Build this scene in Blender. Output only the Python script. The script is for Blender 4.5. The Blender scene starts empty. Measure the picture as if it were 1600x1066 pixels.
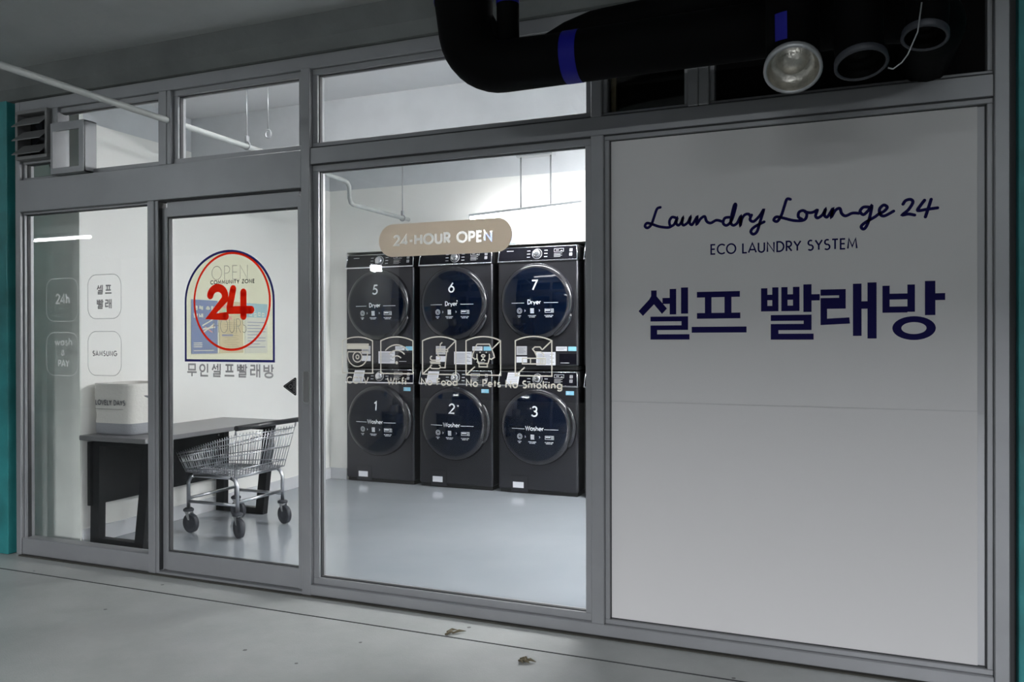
import bpy, bmesh, math, random
from math import sin, cos, pi, radians as R
from mathutils import Vector, Matrix
random.seed(7)
S = bpy.context.scene
COL = S.collection

# ------------------------------------------------------------------ camera
cam_d = bpy.data.cameras.new('camera'); cam = bpy.data.objects.new('camera', cam_d); COL.objects.link(cam)
cam_d.sensor_width = 36; cam_d.lens = 36*1268.53/1600; cam_d.clip_start = .05
yaw, pitch, roll = R(22.243), R(-.1466), R(-.1146)
def _m(u, f, v):
    u, v = cos(roll)*u-sin(roll)*v, sin(roll)*u+cos(roll)*v
    f, v = cos(pitch)*f-sin(pitch)*v, sin(pitch)*f+cos(pitch)*v
    return Vector((cos(yaw)*u-sin(yaw)*f, sin(yaw)*u+cos(yaw)*f, v))
_r, _f, _u = _m(1,0,0), _m(0,1,0), _m(0,0,1)
cam.matrix_world = Matrix(((_r.x,_u.x,-_f.x,0),(_r.y,_u.y,-_f.y,-3.343),(_r.z,_u.z,-_f.z,1.27),(0,0,0,1)))
S.camera = cam
# ------------------------------------------------------------------ world, exposure
W = bpy.data.worlds.new('night'); S.world = W; W.use_nodes = True
W.node_tree.nodes['Background'].inputs[0].default_value = (.75,.87,1,1)
W.node_tree.nodes['Background'].inputs[1].default_value = .012
S.view_settings.view_transform = 'Standard'; S.view_settings.look = 'None'
S.view_settings.exposure = 0.0; S.view_settings.gamma = 1
S.cycles.use_denoising = True
S.cycles.max_bounces = 10; S.cycles.diffuse_bounces = 6; S.cycles.transparent_max_bounces = 24
LAMP_POWER = 90.0            # shop tubes
STREET_POWER = 88.0          # passage tubes

# street lamp beyond the canopy edge: its light reaches only the lower part of the front
sl = bpy.data.lights.new('street_lamp','AREA'); sl.shape='RECTANGLE'; sl.size=3; sl.size_y=1.6; sl.energy=1800; sl.color=(.93,.95,1)
so = bpy.data.objects.new('street_lamp', sl); COL.objects.link(so); so.location=(2.5,-18,5.2)
so.rotation_euler = (Vector((-1.5,0,.6))-so.location).to_track_quat('-Z','Y').to_euler()
# ------------------------------------------------------------------ materials
def _new(name):
    m = bpy.data.materials.new(name); m.use_nodes = True
    nt = m.node_tree; return m, nt, nt.nodes['Principled BSDF']
def mat(name, c, rough=.5, metal=0, spec=.5, noise=0, nscale=8, bump=0, bscale=60, coat=0, stretch=None):
    m, nt, b = _new(name)
    b.inputs['Base Color'].default_value = (*c,1); b.inputs['Roughness'].default_value = rough
    b.inputs['Metallic'].default_value = metal; b.inputs['Specular IOR Level'].default_value = spec
    b.inputs['Coat Weight'].default_value = coat; b.inputs['Coat Roughness'].default_value = .06
    if noise or bump:
        tc = nt.nodes.new('ShaderNodeTexCoord'); mp = nt.nodes.new('ShaderNodeMapping')
        nt.links.new(tc.outputs['Object'], mp.inputs[0])
        if stretch: mp.inputs['Scale'].default_value = stretch
    if noise:
        n = nt.nodes.new('ShaderNodeTexNoise'); n.inputs['Scale'].default_value = nscale; n.inputs['Detail'].default_value = 6
        r = nt.nodes.new('ShaderNodeMapRange'); r.inputs[1].default_value=.3; r.inputs[2].default_value=.7
        r.inputs[3].default_value = 1-noise; r.inputs[4].default_value = 1+noise
        x = nt.nodes.new('ShaderNodeVectorMath'); x.operation = 'SCALE'; x.inputs[0].default_value = c
        nt.links.new(mp.outputs[0], n.inputs[0]); nt.links.new(n.outputs[0], r.inputs[0])
        nt.links.new(r.outputs[0], x.inputs['Scale']); nt.links.new(x.outputs[0], b.inputs['Base Color'])
    if bump:
        n = nt.nodes.new('ShaderNodeTexNoise'); n.inputs['Scale'].default_value = bscale; n.inputs['Detail'].default_value = 4
        bp = nt.nodes.new('ShaderNodeBump'); bp.inputs['Strength'].default_value = bump; bp.inputs['Distance'].default_value = .01
        nt.links.new(mp.outputs[0], n.inputs[0]); nt.links.new(n.outputs[0], bp.inputs['Height']); nt.links.new(bp.outputs[0], b.inputs['Normal'])
    return m
def emit(name, c, s):
    m, nt, b = _new(name)
    b.inputs['Base Color'].default_value = (*c,1)
    b.inputs['Emission Color'].default_value = (*c,1); b.inputs['Emission Strength'].default_value = s
    return m
def glass(name, tint=(.985,.988,.985), refl=1.0):
    m, nt, b = _new(name); nt.nodes.remove(b)
    out = nt.nodes['Material Output']
    tr = nt.nodes.new('ShaderNodeBsdfTransparent'); tr.inputs[0].default_value = (*tint,1)
    gl = nt.nodes.new('ShaderNodeBsdfGlossy'); gl.inputs['Roughness'].default_value = 0
    lw = nt.nodes.new('ShaderNodeLayerWeight'); lw.inputs[0].default_value = .5
    p = nt.nodes.new('ShaderNodeMath'); p.operation='POWER'; p.inputs[1].default_value = 5
    ma = nt.nodes.new('ShaderNodeMath'); ma.operation='MULTIPLY_ADD'; ma.inputs[1].default_value=.9*refl; ma.inputs[2].default_value=.04*refl
    mx = nt.nodes.new('ShaderNodeMixShader')
    L = nt.links.new
    L(lw.outputs['Facing'], p.inputs[0]); L(p.outputs[0], ma.inputs[0]); L(ma.outputs[0], mx.inputs[0])
    L(tr.outputs[0], mx.inputs[1]); L(gl.outputs[0], mx.inputs[2]); L(mx.outputs[0], out.inputs[0])
    return m
def film(name, c, trans=.5, clear=0):
    """vinyl film: part diffuse, part translucent, optionally partly see-through"""
    m, nt, b = _new(name); nt.nodes.remove(b); out = nt.nodes['Material Output']; L = nt.links.new
    d = nt.nodes.new('ShaderNodeBsdfDiffuse'); d.inputs[0].default_value=(*c,1)
    t = nt.nodes.new('ShaderNodeBsdfTranslucent'); t.inputs[0].default_value=(*c,1)
    mx = nt.nodes.new('ShaderNodeMixShader'); mx.inputs[0].default_value = trans
    L(d.outputs[0], mx.inputs[1]); L(t.outputs[0], mx.inputs[2])
    if clear:
        tr = nt.nodes.new('ShaderNodeBsdfTransparent'); tr.inputs[0].default_value=(*[min(1,.25+v) for v in c],1)
        m2 = nt.nodes.new('ShaderNodeMixShader'); m2.inputs[0].default_value = clear
        L(mx.outputs[0], m2.inputs[1]); L(tr.outputs[0], m2.inputs[2]); mx = m2
    L(mx.outputs[0], out.inputs[0]); return m

M = dict(
 alu = mat('grey_aluminium', (.30,.305,.315), .42, .35, noise=.05, nscale=5),
 alud = mat('dark_gasket', (.035,.036,.038), .6),
 sill_shade = mat('sill_shade', (.045,.043,.035), .8, noise=.4, nscale=6),
 alul = mat('bright_aluminium', (.42,.42,.43), .35, .45),
 wall = mat('cream_paint', (.87,.865,.83), .65, noise=.02, nscale=3, bump=.08, bscale=90),
 walls = mat('column_plaster', (.82,.84,.79), .7, noise=.1, nscale=3),
 conc = mat('painted_concrete', (.60,.62,.635), .75, noise=.06, nscale=5, bump=.15, bscale=25),
 ceil = mat('ceiling_paint', (.72,.72,.73), .7, noise=.02, bump=.1, bscale=40),
 base = mat('grey_skirting', (.66,.67,.69), .4),
 oceil = mat('passage_ceiling', (.40,.415,.41), .8, noise=.10, nscale=2.2, bump=.2, bscale=20),
 obeam = mat('beam_concrete', (.15,.16,.155), .8, noise=.14, nscale=4, bump=.25, bscale=25),
 owall = mat('passage_wall', (.6,.6,.58), .7, noise=.04),
 teal = mat('teal_paint', (.025,.22,.225), .5, noise=.25, nscale=5, bump=.2, bscale=30),
 black = mat('black_insulation', (.0012,.0012,.0014), .75, spec=.08),
 tape = mat('blue_tape', (.006,.006,.20), .5, spec=.2),
 bpanel = mat('black_board', (.0012,.0012,.0012), .6, spec=.08),
 silver = mat('duct_silver', (.55,.53,.48), .3, .9, noise=.3, nscale=25, bump=.5, bscale=40),
 galv = mat('galvanised', (.42,.43,.44), .4, .6),
 pipe = mat('pipe_paint', (.40,.42,.41), .5, noise=.1, nscale=10),
 dark = mat('dark_cavity', (.01,.01,.011), .8),
 body = mat('inox_black', (.055,.055,.062), .33, .75, bump=.012, bscale=14),
 ctrl = mat('control_glass', (.007,.007,.011), .07, spec=.3),
 chrome = mat('chrome_trim', (.75,.75,.78), .18, 1),
 dglass = mat('door_glass_navy', (.0012,.004,.013), .05, spec=.32),
 ring = mat('door_ring', (.012,.012,.016), .2, coat=.4),
 ink = mat('white_print', (.82,.84,.86), .6),
 paper = mat('white_paper', (.80,.80,.84), .7),
 paperg = mat('grey_paper', (.55,.55,.57), .7),
 cyan = mat('cyan_label', (.28,.62,.80), .6),
 print_ = mat('grey_print', (.25,.25,.3), .7),
 ttop = mat('table_laminate', (.15,.15,.155), .30, noise=.06, spec=.6),
 tblk = mat('black_steel', (.007,.0075,.009), .5, spec=.2),
 tgrey = mat('grey_steel', (.2,.2,.2), .4),
 wire = mat('zinc_wire', (.58,.59,.62), .30, 1),
 rub = mat('caster_rubber', (.03,.033,.042), .5),
 hand = mat('cart_handle_black', (.02,.021,.023), .35),
 canvas = mat('white_canvas', (.64,.63,.59), .85, bump=.3, bscale=45),
 canvasg = mat('grey_canvas', (.30,.31,.33), .85, bump=.3, bscale=120),
 cink = mat('grey_canvas_print', (.16,.16,.17), .8),
 navy = mat('navy_vinyl', (.006,.004,.07), .7, spec=.15),
 taupe = film('taupe_film', (.78,.71,.62), .45),
 tan = film('tan_film', (.58,.55,.48), .5),
 frost = film('frosted_film', (.50,.50,.49), .55),
 frostl = film('pale_frosted_film', (.92,.93,.91), .5),
 greyv = film('grey_vinyl', (.33,.325,.32), .5),
 creamf = film('cream_film', (.90,.87,.66), .5, .80),
 red = film('red_vinyl', (.80,.022,.008), .5),
 rednv = film('navy_film', (.03,.03,.16), .4),
 blk = mat('black_vinyl', (.01,.01,.012), .4),
 gl = glass('window_glass', refl=.6),
 panel = film('white_panel_film', (.78,.765,.76), .10),
 lamp = emit('tube_light', (.98,.98,1), LAMP_POWER*.62),
 olamp = emit('passage_tube', (.92,.97,1), STREET_POWER),
 lamph = emit('tube_light_cool', (.98,.98,1), LAMP_POWER*3.95),
 lampc = emit('fill_tube_light', (.98,.98,1), LAMP_POWER*.36),
 lampw = mat('lamp_housing', (.6,.61,.63), .35, .3),
 lav = mat('lavender_sign', (.30,.36,.68), .5),
 leaf = mat('dry_leaf', (.12,.10,.06), .8),
)

# shop floor: glossy grey epoxy
def epoxy():
    m, nt, b = _new('grey_epoxy'); L = nt.links.new
    b.inputs['Base Color'].default_value=(.47,.50,.535,1); b.inputs['Roughness'].default_value=.13
    tc = nt.nodes.new('ShaderNodeTexCoord'); n = nt.nodes.new('ShaderNodeTexNoise'); n.inputs['Scale'].default_value=7; n.inputs['Detail'].default_value=5
    n2 = nt.nodes.new('ShaderNodeTexNoise'); n2.inputs['Scale'].default_value=1.2; n2.inputs['Detail'].default_value=3
    bp = nt.nodes.new('ShaderNodeBump'); bp.inputs['Strength'].default_value=.10; bp.inputs['Distance'].default_value=.012
    cr = nt.nodes.new('ShaderNodeValToRGB'); cr.color_ramp.elements[0].position=.3; cr.color_ramp.elements[1].position=.7
    cr.color_ramp.elements[0].color=(.30,.325,.355,1); cr.color_ramp.elements[1].color=(.35,.375,.405,1)
    L(tc.outputs['Object'], n.inputs[0]); L(tc.outputs['Object'], n2.inputs[0]); L(n.outputs[0], bp.inputs['Height']); L(bp.outputs[0], b.inputs['Normal'])
    L(n2.outputs[0], cr.inputs[0]); L(cr.outputs[0], b.inputs['Base Color'])
    return m
M['epoxy'] = epoxy()
# passage floor: worn polished concrete with specks
def pave():
    m, nt, b = _new('worn_concrete'); L = nt.links.new; N = nt.nodes.new
    b.inputs['Roughness'].default_value=.38; b.inputs['Specular IOR Level'].default_value=.5
    tc = N('ShaderNodeTexCoord')
    n1 = N('ShaderNodeTexNoise'); n1.inputs['Scale'].default_value=1.6; n1.inputs['Detail'].default_value=8; n1.inputs['Roughness'].default_value=.65
    cr = N('ShaderNodeValToRGB'); e = cr.color_ramp.elements
    e[0].position=.3; e[0].color=(.31,.325,.312,1); e[1].position=.72; e[1].color=(.44,.45,.44,1)
    v = N('ShaderNodeTexVoronoi'); v.inputs['Scale'].default_value=5.5
    vs = N('ShaderNodeTexNoise'); vs.inputs['Scale'].default_value=25
    ad = N('ShaderNodeMath'); ad.operation='MULTIPLY_ADD'; ad.inputs[1].default_value=.08
    lt = N('ShaderNodeMath'); lt.operation='LESS_THAN'; lt.inputs[1].default_value=.088
    mx = N('ShaderNodeMixRGB'); mx.inputs[2].default_value=(.10,.10,.095,1)
    n3 = N('ShaderNodeTexNoise'); n3.inputs['Scale'].default_value=170; n3.inputs['Detail'].default_value=2
    bp = N('ShaderNodeBump'); bp.inputs['Strength'].default_value=.16; bp.inputs['Distance'].default_value=.004
    L(tc.outputs['Object'], n1.inputs[0]); L(tc.outputs['Object'], v.inputs[0]); L(tc.outputs['Object'], vs.inputs[0]); L(tc.outputs['Object'], n3.inputs[0])
    L(n1.outputs[0], cr.inputs[0]); L(vs.outputs[0], ad.inputs[0]); L(v.outputs['Distance'], ad.inputs[2]); L(ad.outputs[0], lt.inputs[0])
    L(lt.outputs[0], mx.inputs[0]); L(cr.outputs[0], mx.inputs[1]); L(mx.outputs[0], b.inputs['Base Color'])
    L(n3.outputs[0], bp.inputs['Height']); L(bp.outputs[0], b.inputs['Normal'])
    return m
M['pave'] = pave()

# ------------------------------------------------------------------ mesh builder
class MB:
    def __init__(s): s.b = bmesh.new()
    def box(s, x0,x1,y0,y1,z0,z1, bev=0, seg=2):
        t = bmesh.new(); bmesh.ops.create_cube(t, size=1)
        for v in t.verts:
            v.co = Vector(((x0+x1)/2+v.co.x*(x1-x0), (y0+y1)/2+v.co.y*(y1-y0), (z0+z1)/2+v.co.z*(z1-z0)))
        if bev: bmesh.ops.bevel(t, geom=t.edges[:], offset=bev, segments=seg, affect='EDGES', profile=.6)
        s.add(t); return s
    def add(s, t, mtx=None):
        mp = {}
        for v in t.verts: mp[v] = s.b.verts.new(mtx @ v.co if mtx else v.co)
        for f in t.faces:
            try: nf = s.b.faces.new([mp[v] for v in f.verts]); nf.smooth = f.smooth
            except ValueError: pass
        t.free(); return s
    def face(s, pts):
        s.b.faces.new([s.b.verts.new(Vector(p)) for p in pts]); return s
    def tube(s, pts, r, n=12, cap=True, closed=False):
        pts = [Vector(p) for p in pts]; rr = r if isinstance(r,(list,tuple)) else [r]*len(pts)
        rings = []; up = None; N = len(pts)
        for i,p in enumerate(pts):
            a = pts[i-1] if (i>0 or closed) else p; c = pts[(i+1)%N] if (i<N-1 or closed) else p
            d = ((p-a).normalized() if (p-a).length>1e-9 else Vector()) + ((c-p).normalized() if (c-p).length>1e-9 else Vector())
            d.normalize()
            if up is None:
                up = Vector((0,0,1)) if abs(d.z)<.9 else Vector((1,0,0))
            x = d.cross(up).normalized(); up = x.cross(d).normalized()
            sc = 1
            rings.append([s.b.verts.new(p+(x*cos(2*pi*k/n)+up*sin(2*pi*k/n))*rr[i]*sc) for k in range(n)])
        for i in range(N if closed else N-1):
            A, B = rings[i], rings[(i+1)%N]
            for k in range(n):
                f = s.b.faces.new((A[k],A[(k+1)%n],B[(k+1)%n],B[k])); f.smooth = True
        if cap and not closed:
            s.b.faces.new(rings[0][::-1]); s.b.faces.new(rings[-1])
        return s
    def lathe(s, prof, mtx=None, n=48):
        """profile of (radius, height) turned about local z"""
        mtx = mtx or Matrix(); rings = []
        for r,h in prof:
            if r < 1e-6: rings.append([s.b.verts.new(mtx @ Vector((0,0,h)))])
            else: rings.append([s.b.verts.new(mtx @ Vector((r*cos(2*pi*k/n), r*sin(2*pi*k/n), h))) for k in range(n)])
        for A,B in zip(rings, rings[1:]):
            for k in range(n):
                a = [A[k%len(A)], A[(k+1)%len(A)], B[(k+1)%len(B)], B[k%len(B)]]
                u = []
                for q in a:
                    if q not in u: u.append(q)
                if len(u)>2:
                    f = s.b.faces.new(u); f.smooth = True
        return s
    def prism(s, pts2, P, t):
        """outline pts2 (u,v) placed by P(u,v,depth), thickness t"""
        a = [s.b.verts.new(P(u,v,0)) for u,v in pts2]; c = [s.b.verts.new(P(u,v,t)) for u,v in pts2]; n = len(a)
        s.b.faces.new(a); s.b.faces.new(c[::-1])
        for i in range(n): s.b.faces.new((a[i],c[i],c[(i+1)%n],a[(i+1)%n]))
        return s
    def strokes(s, polys, w, P, rnd=False):
        o0 = P(0,0); nv = (P(.01,0)-o0).cross(P(0,.01)-o0).normalized(); P0 = P   # stack crossing strokes by a hair
        for ki, pl in enumerate(polys):
            P = lambda u,v,k=ki: P0(u,v)+nv*(1.5e-5*k)
            pl = [Vector((p[0],p[1])) for p in pl]
            q = [pl[0]]
            for a,c in zip(pl, pl[1:]):
                if (c-a).length < 1e-6: continue
                q.append(c)
            pl = q; n = len(pl)
            if n < 2: continue
            closed = (pl[0]-pl[-1]).length < 1e-5
            if closed: pl = pl[:-1]; n -= 1
            Lr = []
            for i,p in enumerate(pl):
                a = pl[i-1] if (i>0 or closed) else None; c = pl[(i+1)%n] if (i<n-1 or closed) else None
                d1 = (p-a).normalized() if a is not None else (c-p).normalized()
                d2 = (c-p).normalized() if c is not None else d1
                n1 = Vector((-d1.y,d1.x)); n2 = Vector((-d2.y,d2.x)); m = n1+n2
                if m.length < .2: m = n1
                m.normalize(); k = min(1/max(m.dot(n1),.1), 1.8)
                Lr.append((s.b.verts.new(P(*(p+m*k*w/2))), s.b.verts.new(P(*(p-m*k*w/2)))))
            for i in range(n if closed else n-1):
                A, B = Lr[i], Lr[(i+1)%n]; s.b.faces.new((A[0],A[1],B[1],B[0]))
            if rnd and not closed:
                for p in (pl[0], pl[-1]):
                    s.b.faces.new([s.b.verts.new(P(p.x+w/2*cos(2*pi*k/14), p.y+w/2*sin(2*pi*k/14))+nv*2.5e-6) for k in range(14)])
        return s
    def build(s, name, m, parent=None, smooth=False, fixn=True):
        if fixn: bmesh.ops.recalc_face_normals(s.b, faces=s.b.faces[:])
        if smooth:
            for f in s.b.faces: f.smooth = True
        me = bpy.data.meshes.new(name)
        if parent is not None:
            off = world_of(parent)
            bmesh.ops.translate(s.b, vec=-off, verts=s.b.verts[:])
        s.b.to_mesh(me); s.b.free()
        me.materials.append(M[m] if isinstance(m,str) else m)
        o = bpy.data.objects.new(name, me); COL.objects.link(o)
        if parent is not None: o.parent = parent
        return o
def world_of(o):
    v = Vector(o.location)
    while o.parent: o = o.parent; v = v + Vector(o.location)
    return v
def tag(o, label, cat, group=None, kind=None):
    o['label'] = label; o['category'] = cat
    if group: o['group'] = group
    if kind: o['kind'] = kind
    return o
def thing(name, loc, label, cat, group=None):
    o = bpy.data.objects.new(name, None); COL.objects.link(o); o.location = loc; o.empty_display_size = .1
    return tag(o, label, cat, group)
def struct(name, mb, m, label=None, parent=None):
    o = mb.build(name, m, parent)
    if parent is None: o['kind'] = 'structure'; o['label'] = label or name; o['category'] = name.split('_')[0]
    return o
def sroot(name, loc, label, cat):
    o = thing(name, loc, label, cat); o['kind'] = 'structure'; return o

# ------------------------------------------------------------------ stroke lettering
def E(cx,cy,rx,ry,a0,a1,n=18):
    return [(cx+rx*cos(R(a0+(a1-a0)*i/n)), cy+ry*sin(R(a0+(a1-a0)*i/n))) for i in range(n+1)]
def rrect(x0,x1,z0,z1,r,n=6):
    return E(x1-r,z1-r,r,r,90,0,n)+E(x1-r,z0+r,r,r,0,-90,n)+E(x0+r,z0+r,r,r,-90,-180,n)+E(x0+r,z1-r,r,r,180,90,n)
Oc = lambda cx: E(cx,.31,.29,.31,0,360,24)
GL = {
 'A':(.8,[[(.02,0),(.4,1),(.78,0)],[(.16,.3),(.64,.3)]]),
 'C':(.82,[E(.5,.5,.45,.5,48,312,24)]),
 'D':(.78,[[(.08,0),(.08,1),(.28,1)]+E(.28,.5,.44,.5,90,-90,16)+[(.08,0)]]),
 'E':(.55,[[(.5,1),(.08,1),(.08,0),(.5,0)],[(.08,.52),(.46,.52)]]),
 'F':(.52,[[(.5,1),(.08,1),(.08,0)],[(.08,.52),(.44,.52)]]),
 'G':(.9,[E(.5,.5,.45,.5,48,345,24)+[(.92,.45),(.55,.45)]]),
 'H':(.78,[[(.08,0),(.08,1)],[(.7,0),(.7,1)],[(.08,.52),(.7,.52)]]),
 'L':(.5,[[(.08,1),(.08,0),(.48,0)]]),
 'M':(.95,[[(.06,0),(.16,1),(.47,.2),(.78,1),(.88,0)]]),
 'N':(.82,[[(.08,0),(.08,1),(.72,0),(.72,1)]]),
 'O':(1.0,[E(.5,.5,.45,.5,0,360,32)]),
 'P':(.6,[[(.08,0),(.08,1),(.3,1)]+E(.3,.73,.25,.27,90,-90,12)+[(.08,.46)]]),
 'R':(.65,[[(.08,0),(.08,1),(.3,1)]+E(.3,.73,.25,.27,90,-90,12)+[(.08,.46)],[(.25,.46),(.58,0)]]),
 'S':(.6,[E(.3,.75,.22,.25,50,180,9)+E(.32,.73,.24,.22,190,270,6)+E(.28,.26,.25,.26,88,-140,16)]),
 'T':(.6,[[(.02,1),(.58,1)],[(.3,1),(.3,0)]]),
 'U':(.75,[[(.08,1),(.08,.3)]+E(.37,.3,.29,.3,180,360,14)+[(.66,1)]]),
 'V':(.74,[[(.02,1),(.37,0),(.72,1)]]),
 'W':(1.1,[[(.02,1),(.28,0),(.54,.95),(.8,0),(1.06,1)]]),
 'Y':(.7,[[(.02,1),(.34,.48),(.34,0)],[(.66,1),(.34,.48)]]),
 'Z':(.62,[[(.06,1),(.56,1),(.06,0),(.58,0)]]),
 'I':(.2,[[(.1,0),(.1,1)]]),
 '-':(.4,[[(.05,.38),(.35,.38)]]), ' ':(.34,[]), '&':(.8,[[(.72,0),(.2,.72)]+E(.36,.8,.18,.2,200,-60,10)+E(.32,.25,.28,.26,110,330,10)+[(.72,.5)]]),
 '1':(.4,[[(.08,.8),(.28,1),(.28,0)]]),
 '2':(.62,[E(.3,.7,.26,.3,165,-25,14)+[(.06,0),(.6,0)]]),
 '3':(.6,[E(.27,.75,.22,.25,150,-80,12)+E(.27,.26,.27,.26,85,-155,14)]),
 '4':(.68,[[(.5,0),(.5,1),(.03,.25),(.66,.25)]]),
 '5':(.6,[[(.54,1),(.2,1),(.12,.56)]+E(.26,.3,.28,.31,112,-145,14)]),
 '6':(.62,[[(.44,1),(.1,.45)],E(.31,.3,.26,.3,0,360,22)]),
 '7':(.6,[[(.04,1),(.54,1),(.16,0)]]),
 'a':(.7,[Oc(.34),[(.62,.62),(.62,0)]]), 'd':(.7,[Oc(.34),[(.62,1.05),(.62,0)]]),
 'e':(.66,[[(.05,.32),(.6,.32)]+E(.33,.31,.28,.31,5,310,20)]),
 'f':(.36,[E(.3,.86,.16,.18,70,180,7)+[(.14,0)],[(.02,.6),(.34,.6)]]),
 'g':(.7,[Oc(.34),[(.62,.62),(.62,-.1)]+E(.34,-.1,.28,.24,0,-150,10)]),
 'h':(.62,[[(.07,1.05),(.07,0)],[(.07,.36)]+E(.3,.36,.23,.26,150,0,8)+[(.53,0)]]),
 'i':(.2,[[(.1,.62),(.1,0)],[(.1,.8),(.1,.92)]]),
 'k':(.56,[[(.07,1.05),(.07,0)],[(.5,.62),(.07,.28)],[(.22,.38),(.54,0)]]),
 'm':(.95,[[(.07,.62),(.07,0)],[(.07,.4)]+E(.27,.4,.2,.22,150,0,7)+[(.47,0)],[(.47,.4)]+E(.67,.4,.2,.22,150,0,7)+[(.87,0)]]),
 'n':(.62,[[(.07,.62),(.07,0)],[(.07,.36)]+E(.3,.36,.23,.26,150,0,8)+[(.53,0)]]),
 'o':(.68,[Oc(.34)]), 'r':(.4,[[(.07,.62),(.07,0)],[(.07,.36)]+E(.28,.38,.2,.22,150,60,5)]),
 's':(.45,[E(.22,.46,.15,.15,50,180,6)+E(.24,.45,.17,.13,195,270,4)+E(.21,.16,.18,.16,85,-140,9)]),
 't':(.36,[[(.16,.9),(.16,0)],[(.02,.62),(.32,.62)]]),
 'w':(.86,[[(.02,.62),(.22,0),(.43,.58),(.64,0),(.84,.62)]]),
 'y':(.6,[[(.03,.62),(.31,.05)],[(.57,.62),(.2,-.3)]]),
}
def rb(x0,x1,y0,y1): return [(x0,y0),(x1,y0),(x1,y1),(x0,y1),(x0,y0)]
RI = [[(.18,.4),(.84,.4),(.84,.22),(.2,.22),(.2,.04),(.88,.04)]]          # final rieul
def bieup(x0,x1,y0,y1): return [[(x0,y1),(x0,y0),(x1,y0),(x1,y1)],[(x0,(y0+y1)/2),(x1,(y0+y1)/2)]]
HG = {
 'sel':[[(.22,.97),(.22,.82),(.03,.52)],[(.22,.82),(.42,.58)],[(.45,.78),(.62,.78)],[(.62,1),(.62,.5)],[(.86,1),(.86,.48)]]+RI,
 'peu':[[(.1,.92),(.9,.92)],[(.33,.92),(.33,.42)],[(.67,.92),(.67,.42)],[(.1,.42),(.9,.42)],[(0,.1),(1,.1)]],
 'ppal':bieup(.04,.29,.53,.98)+bieup(.39,.64,.53,.98)+[[(.83,1),(.83,.48)],[(.83,.76),(1,.76)]]+RI,
 'rae':[[(.02,.9),(.42,.9),(.42,.58),(.05,.58),(.05,.22),(.5,.24)],[(.66,1),(.66,.03)],[(.66,.55),(.92,.55)],[(.92,1),(.92,0)]],
 'bang':bieup(.06,.52,.5,.95)+[[(.82,1),(.82,.42)],[(.82,.72),(1,.72)],E(.53,.19,.37,.17,0,360,24)],
 'mu':[rb(.16,.84,.52,.94),[(0,.33),(1,.33)],[(.5,.33),(.5,0)]],
 'in':[E(.3,.66,.26,.26,0,360,20),[(.84,1),(.84,.3)],[(.16,.34),(.16,.06),(.9,.06)]],
 'gyeol':[[(.05,.92),(.42,.92),(.1,.5)],[(.5,.82),(.82,.82)],[(.5,.64),(.82,.64)],[(.82,1),(.82,.46)]]+RI,
 'je':[[(.03,.9),(.42,.9)],[(.22,.9),(.02,.3)],[(.24,.6),(.42,.3)],[(.45,.6),(.62,.6)],[(.62,1),(.62,.03)],[(.86,1),(.86,0)]],
 'su':[[(.5,1),(.15,.55)],[(.5,.9),(.85,.55)],[(0,.36),(1,.36)],[(.5,.36),(.5,0)]],
 'dan':[[(.5,.92),(.08,.92),(.08,.5),(.52,.5)],[(.8,1),(.8,.3)],[(.8,.7),(1,.7)],[(.16,.34),(.16,.06),(.9,.06)]],
 'an':[E(.3,.68,.24,.24,0,360,18),[(.8,1),(.8,.3)],[(.8,.7),(1,.7)],[(.16,.34),(.16,.06),(.9,.06)]],
 'nae':[[(.08,.95),(.08,.3),(.45,.34)],[(.6,1),(.6,.03)],[(.6,.55),(.88,.55)],[(.88,1),(.88,0)]],
}
def textw(s, h, tr): return sum(GL[c][0]*h+tr for c in s)-tr
def text(mb, s, x, z, h, w, P, al='c', tr=0, rnd=False, sx=1):
    """capital height h, baseline z, stroke width w"""
    tr = tr or .16*h; W_ = textw(s, h, tr)*sx
    x0 = x-W_/2 if al=='c' else x
    hh = h-w                                     # stroke centre lines stay inside the cap height
    for c in s:
        gw, pl = GL[c]
        mb.strokes([[(x0+u*h*sx, z+w/2+v*hh) for u,v in p] for p in pl], w, P, rnd)
        x0 += (gw*h+tr)*sx
def hangul(mb, syl, x0,x1,z0,z1, w, P):
    hw = w/2
    mb.strokes([[(x0+hw+u*(x1-x0-w), z0+hw+v*(z1-z0-w)) for u,v in p] for p in HG[syl]], w, P)
def PY(y): return lambda u,v,d=0: Vector((u,y+d,v))

# ================================================================== THE SETTING
# ---- shop shell
struct('floor', MB().box(-4.9,2.3,.06,3.9,-.1,0), 'epoxy', 'glossy grey epoxy floor of the shop')
mb = MB()
mb.box(-4.55,-4.35,.28,3.1,0,2.62)
struct('wall_left', mb, 'wall', 'cream left wall inside the shop')
struct('trim_1', MB().box(-4.55,-4.352,.3,3.1,2.62,2.86), 'conc', 'grey concrete band over the left wall')
struct('wall_column', MB().box(-4.95,-4.351,.272,.30,0,2.86), 'walls', 'grey column face behind the left window')
struct('wall_return', MB().box(-4.95,-4.77,.07,.28,.97,2.86), 'wall', 'white return beside the left window')
struct('trim_2', MB().box(-4.95,-4.765,.07,.28,0,.97), 'conc', 'grey dado under the white return')
mb = MB(); mb.box(-4.35,-4.168,2.9,3.1,0,2.62).box(-4.168,2.2,2.9,3.1,2.052,2.62).box(-1.215,2.2,2.9,3.1,0,2.052)
struct('wall_back', mb, 'wall', 'cream back wall around the machines')
struct('trim_3', MB().box(-4.352,2.2,2.896,3.1,2.62,2.86), 'conc', 'grey concrete band over the back wall')
mb = MB(); mb.box(-4.22,-4.168,3.1,3.8,0,2.1).box(-1.215,-1.16,3.1,3.8,0,2.1).box(-4.22,-1.16,3.8,3.85,0,2.1).box(-4.22,-1.16,3.1,3.85,2.052,2.1)
struct('wall_niche', mb, 'dark', 'dark niche behind the machines')
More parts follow.
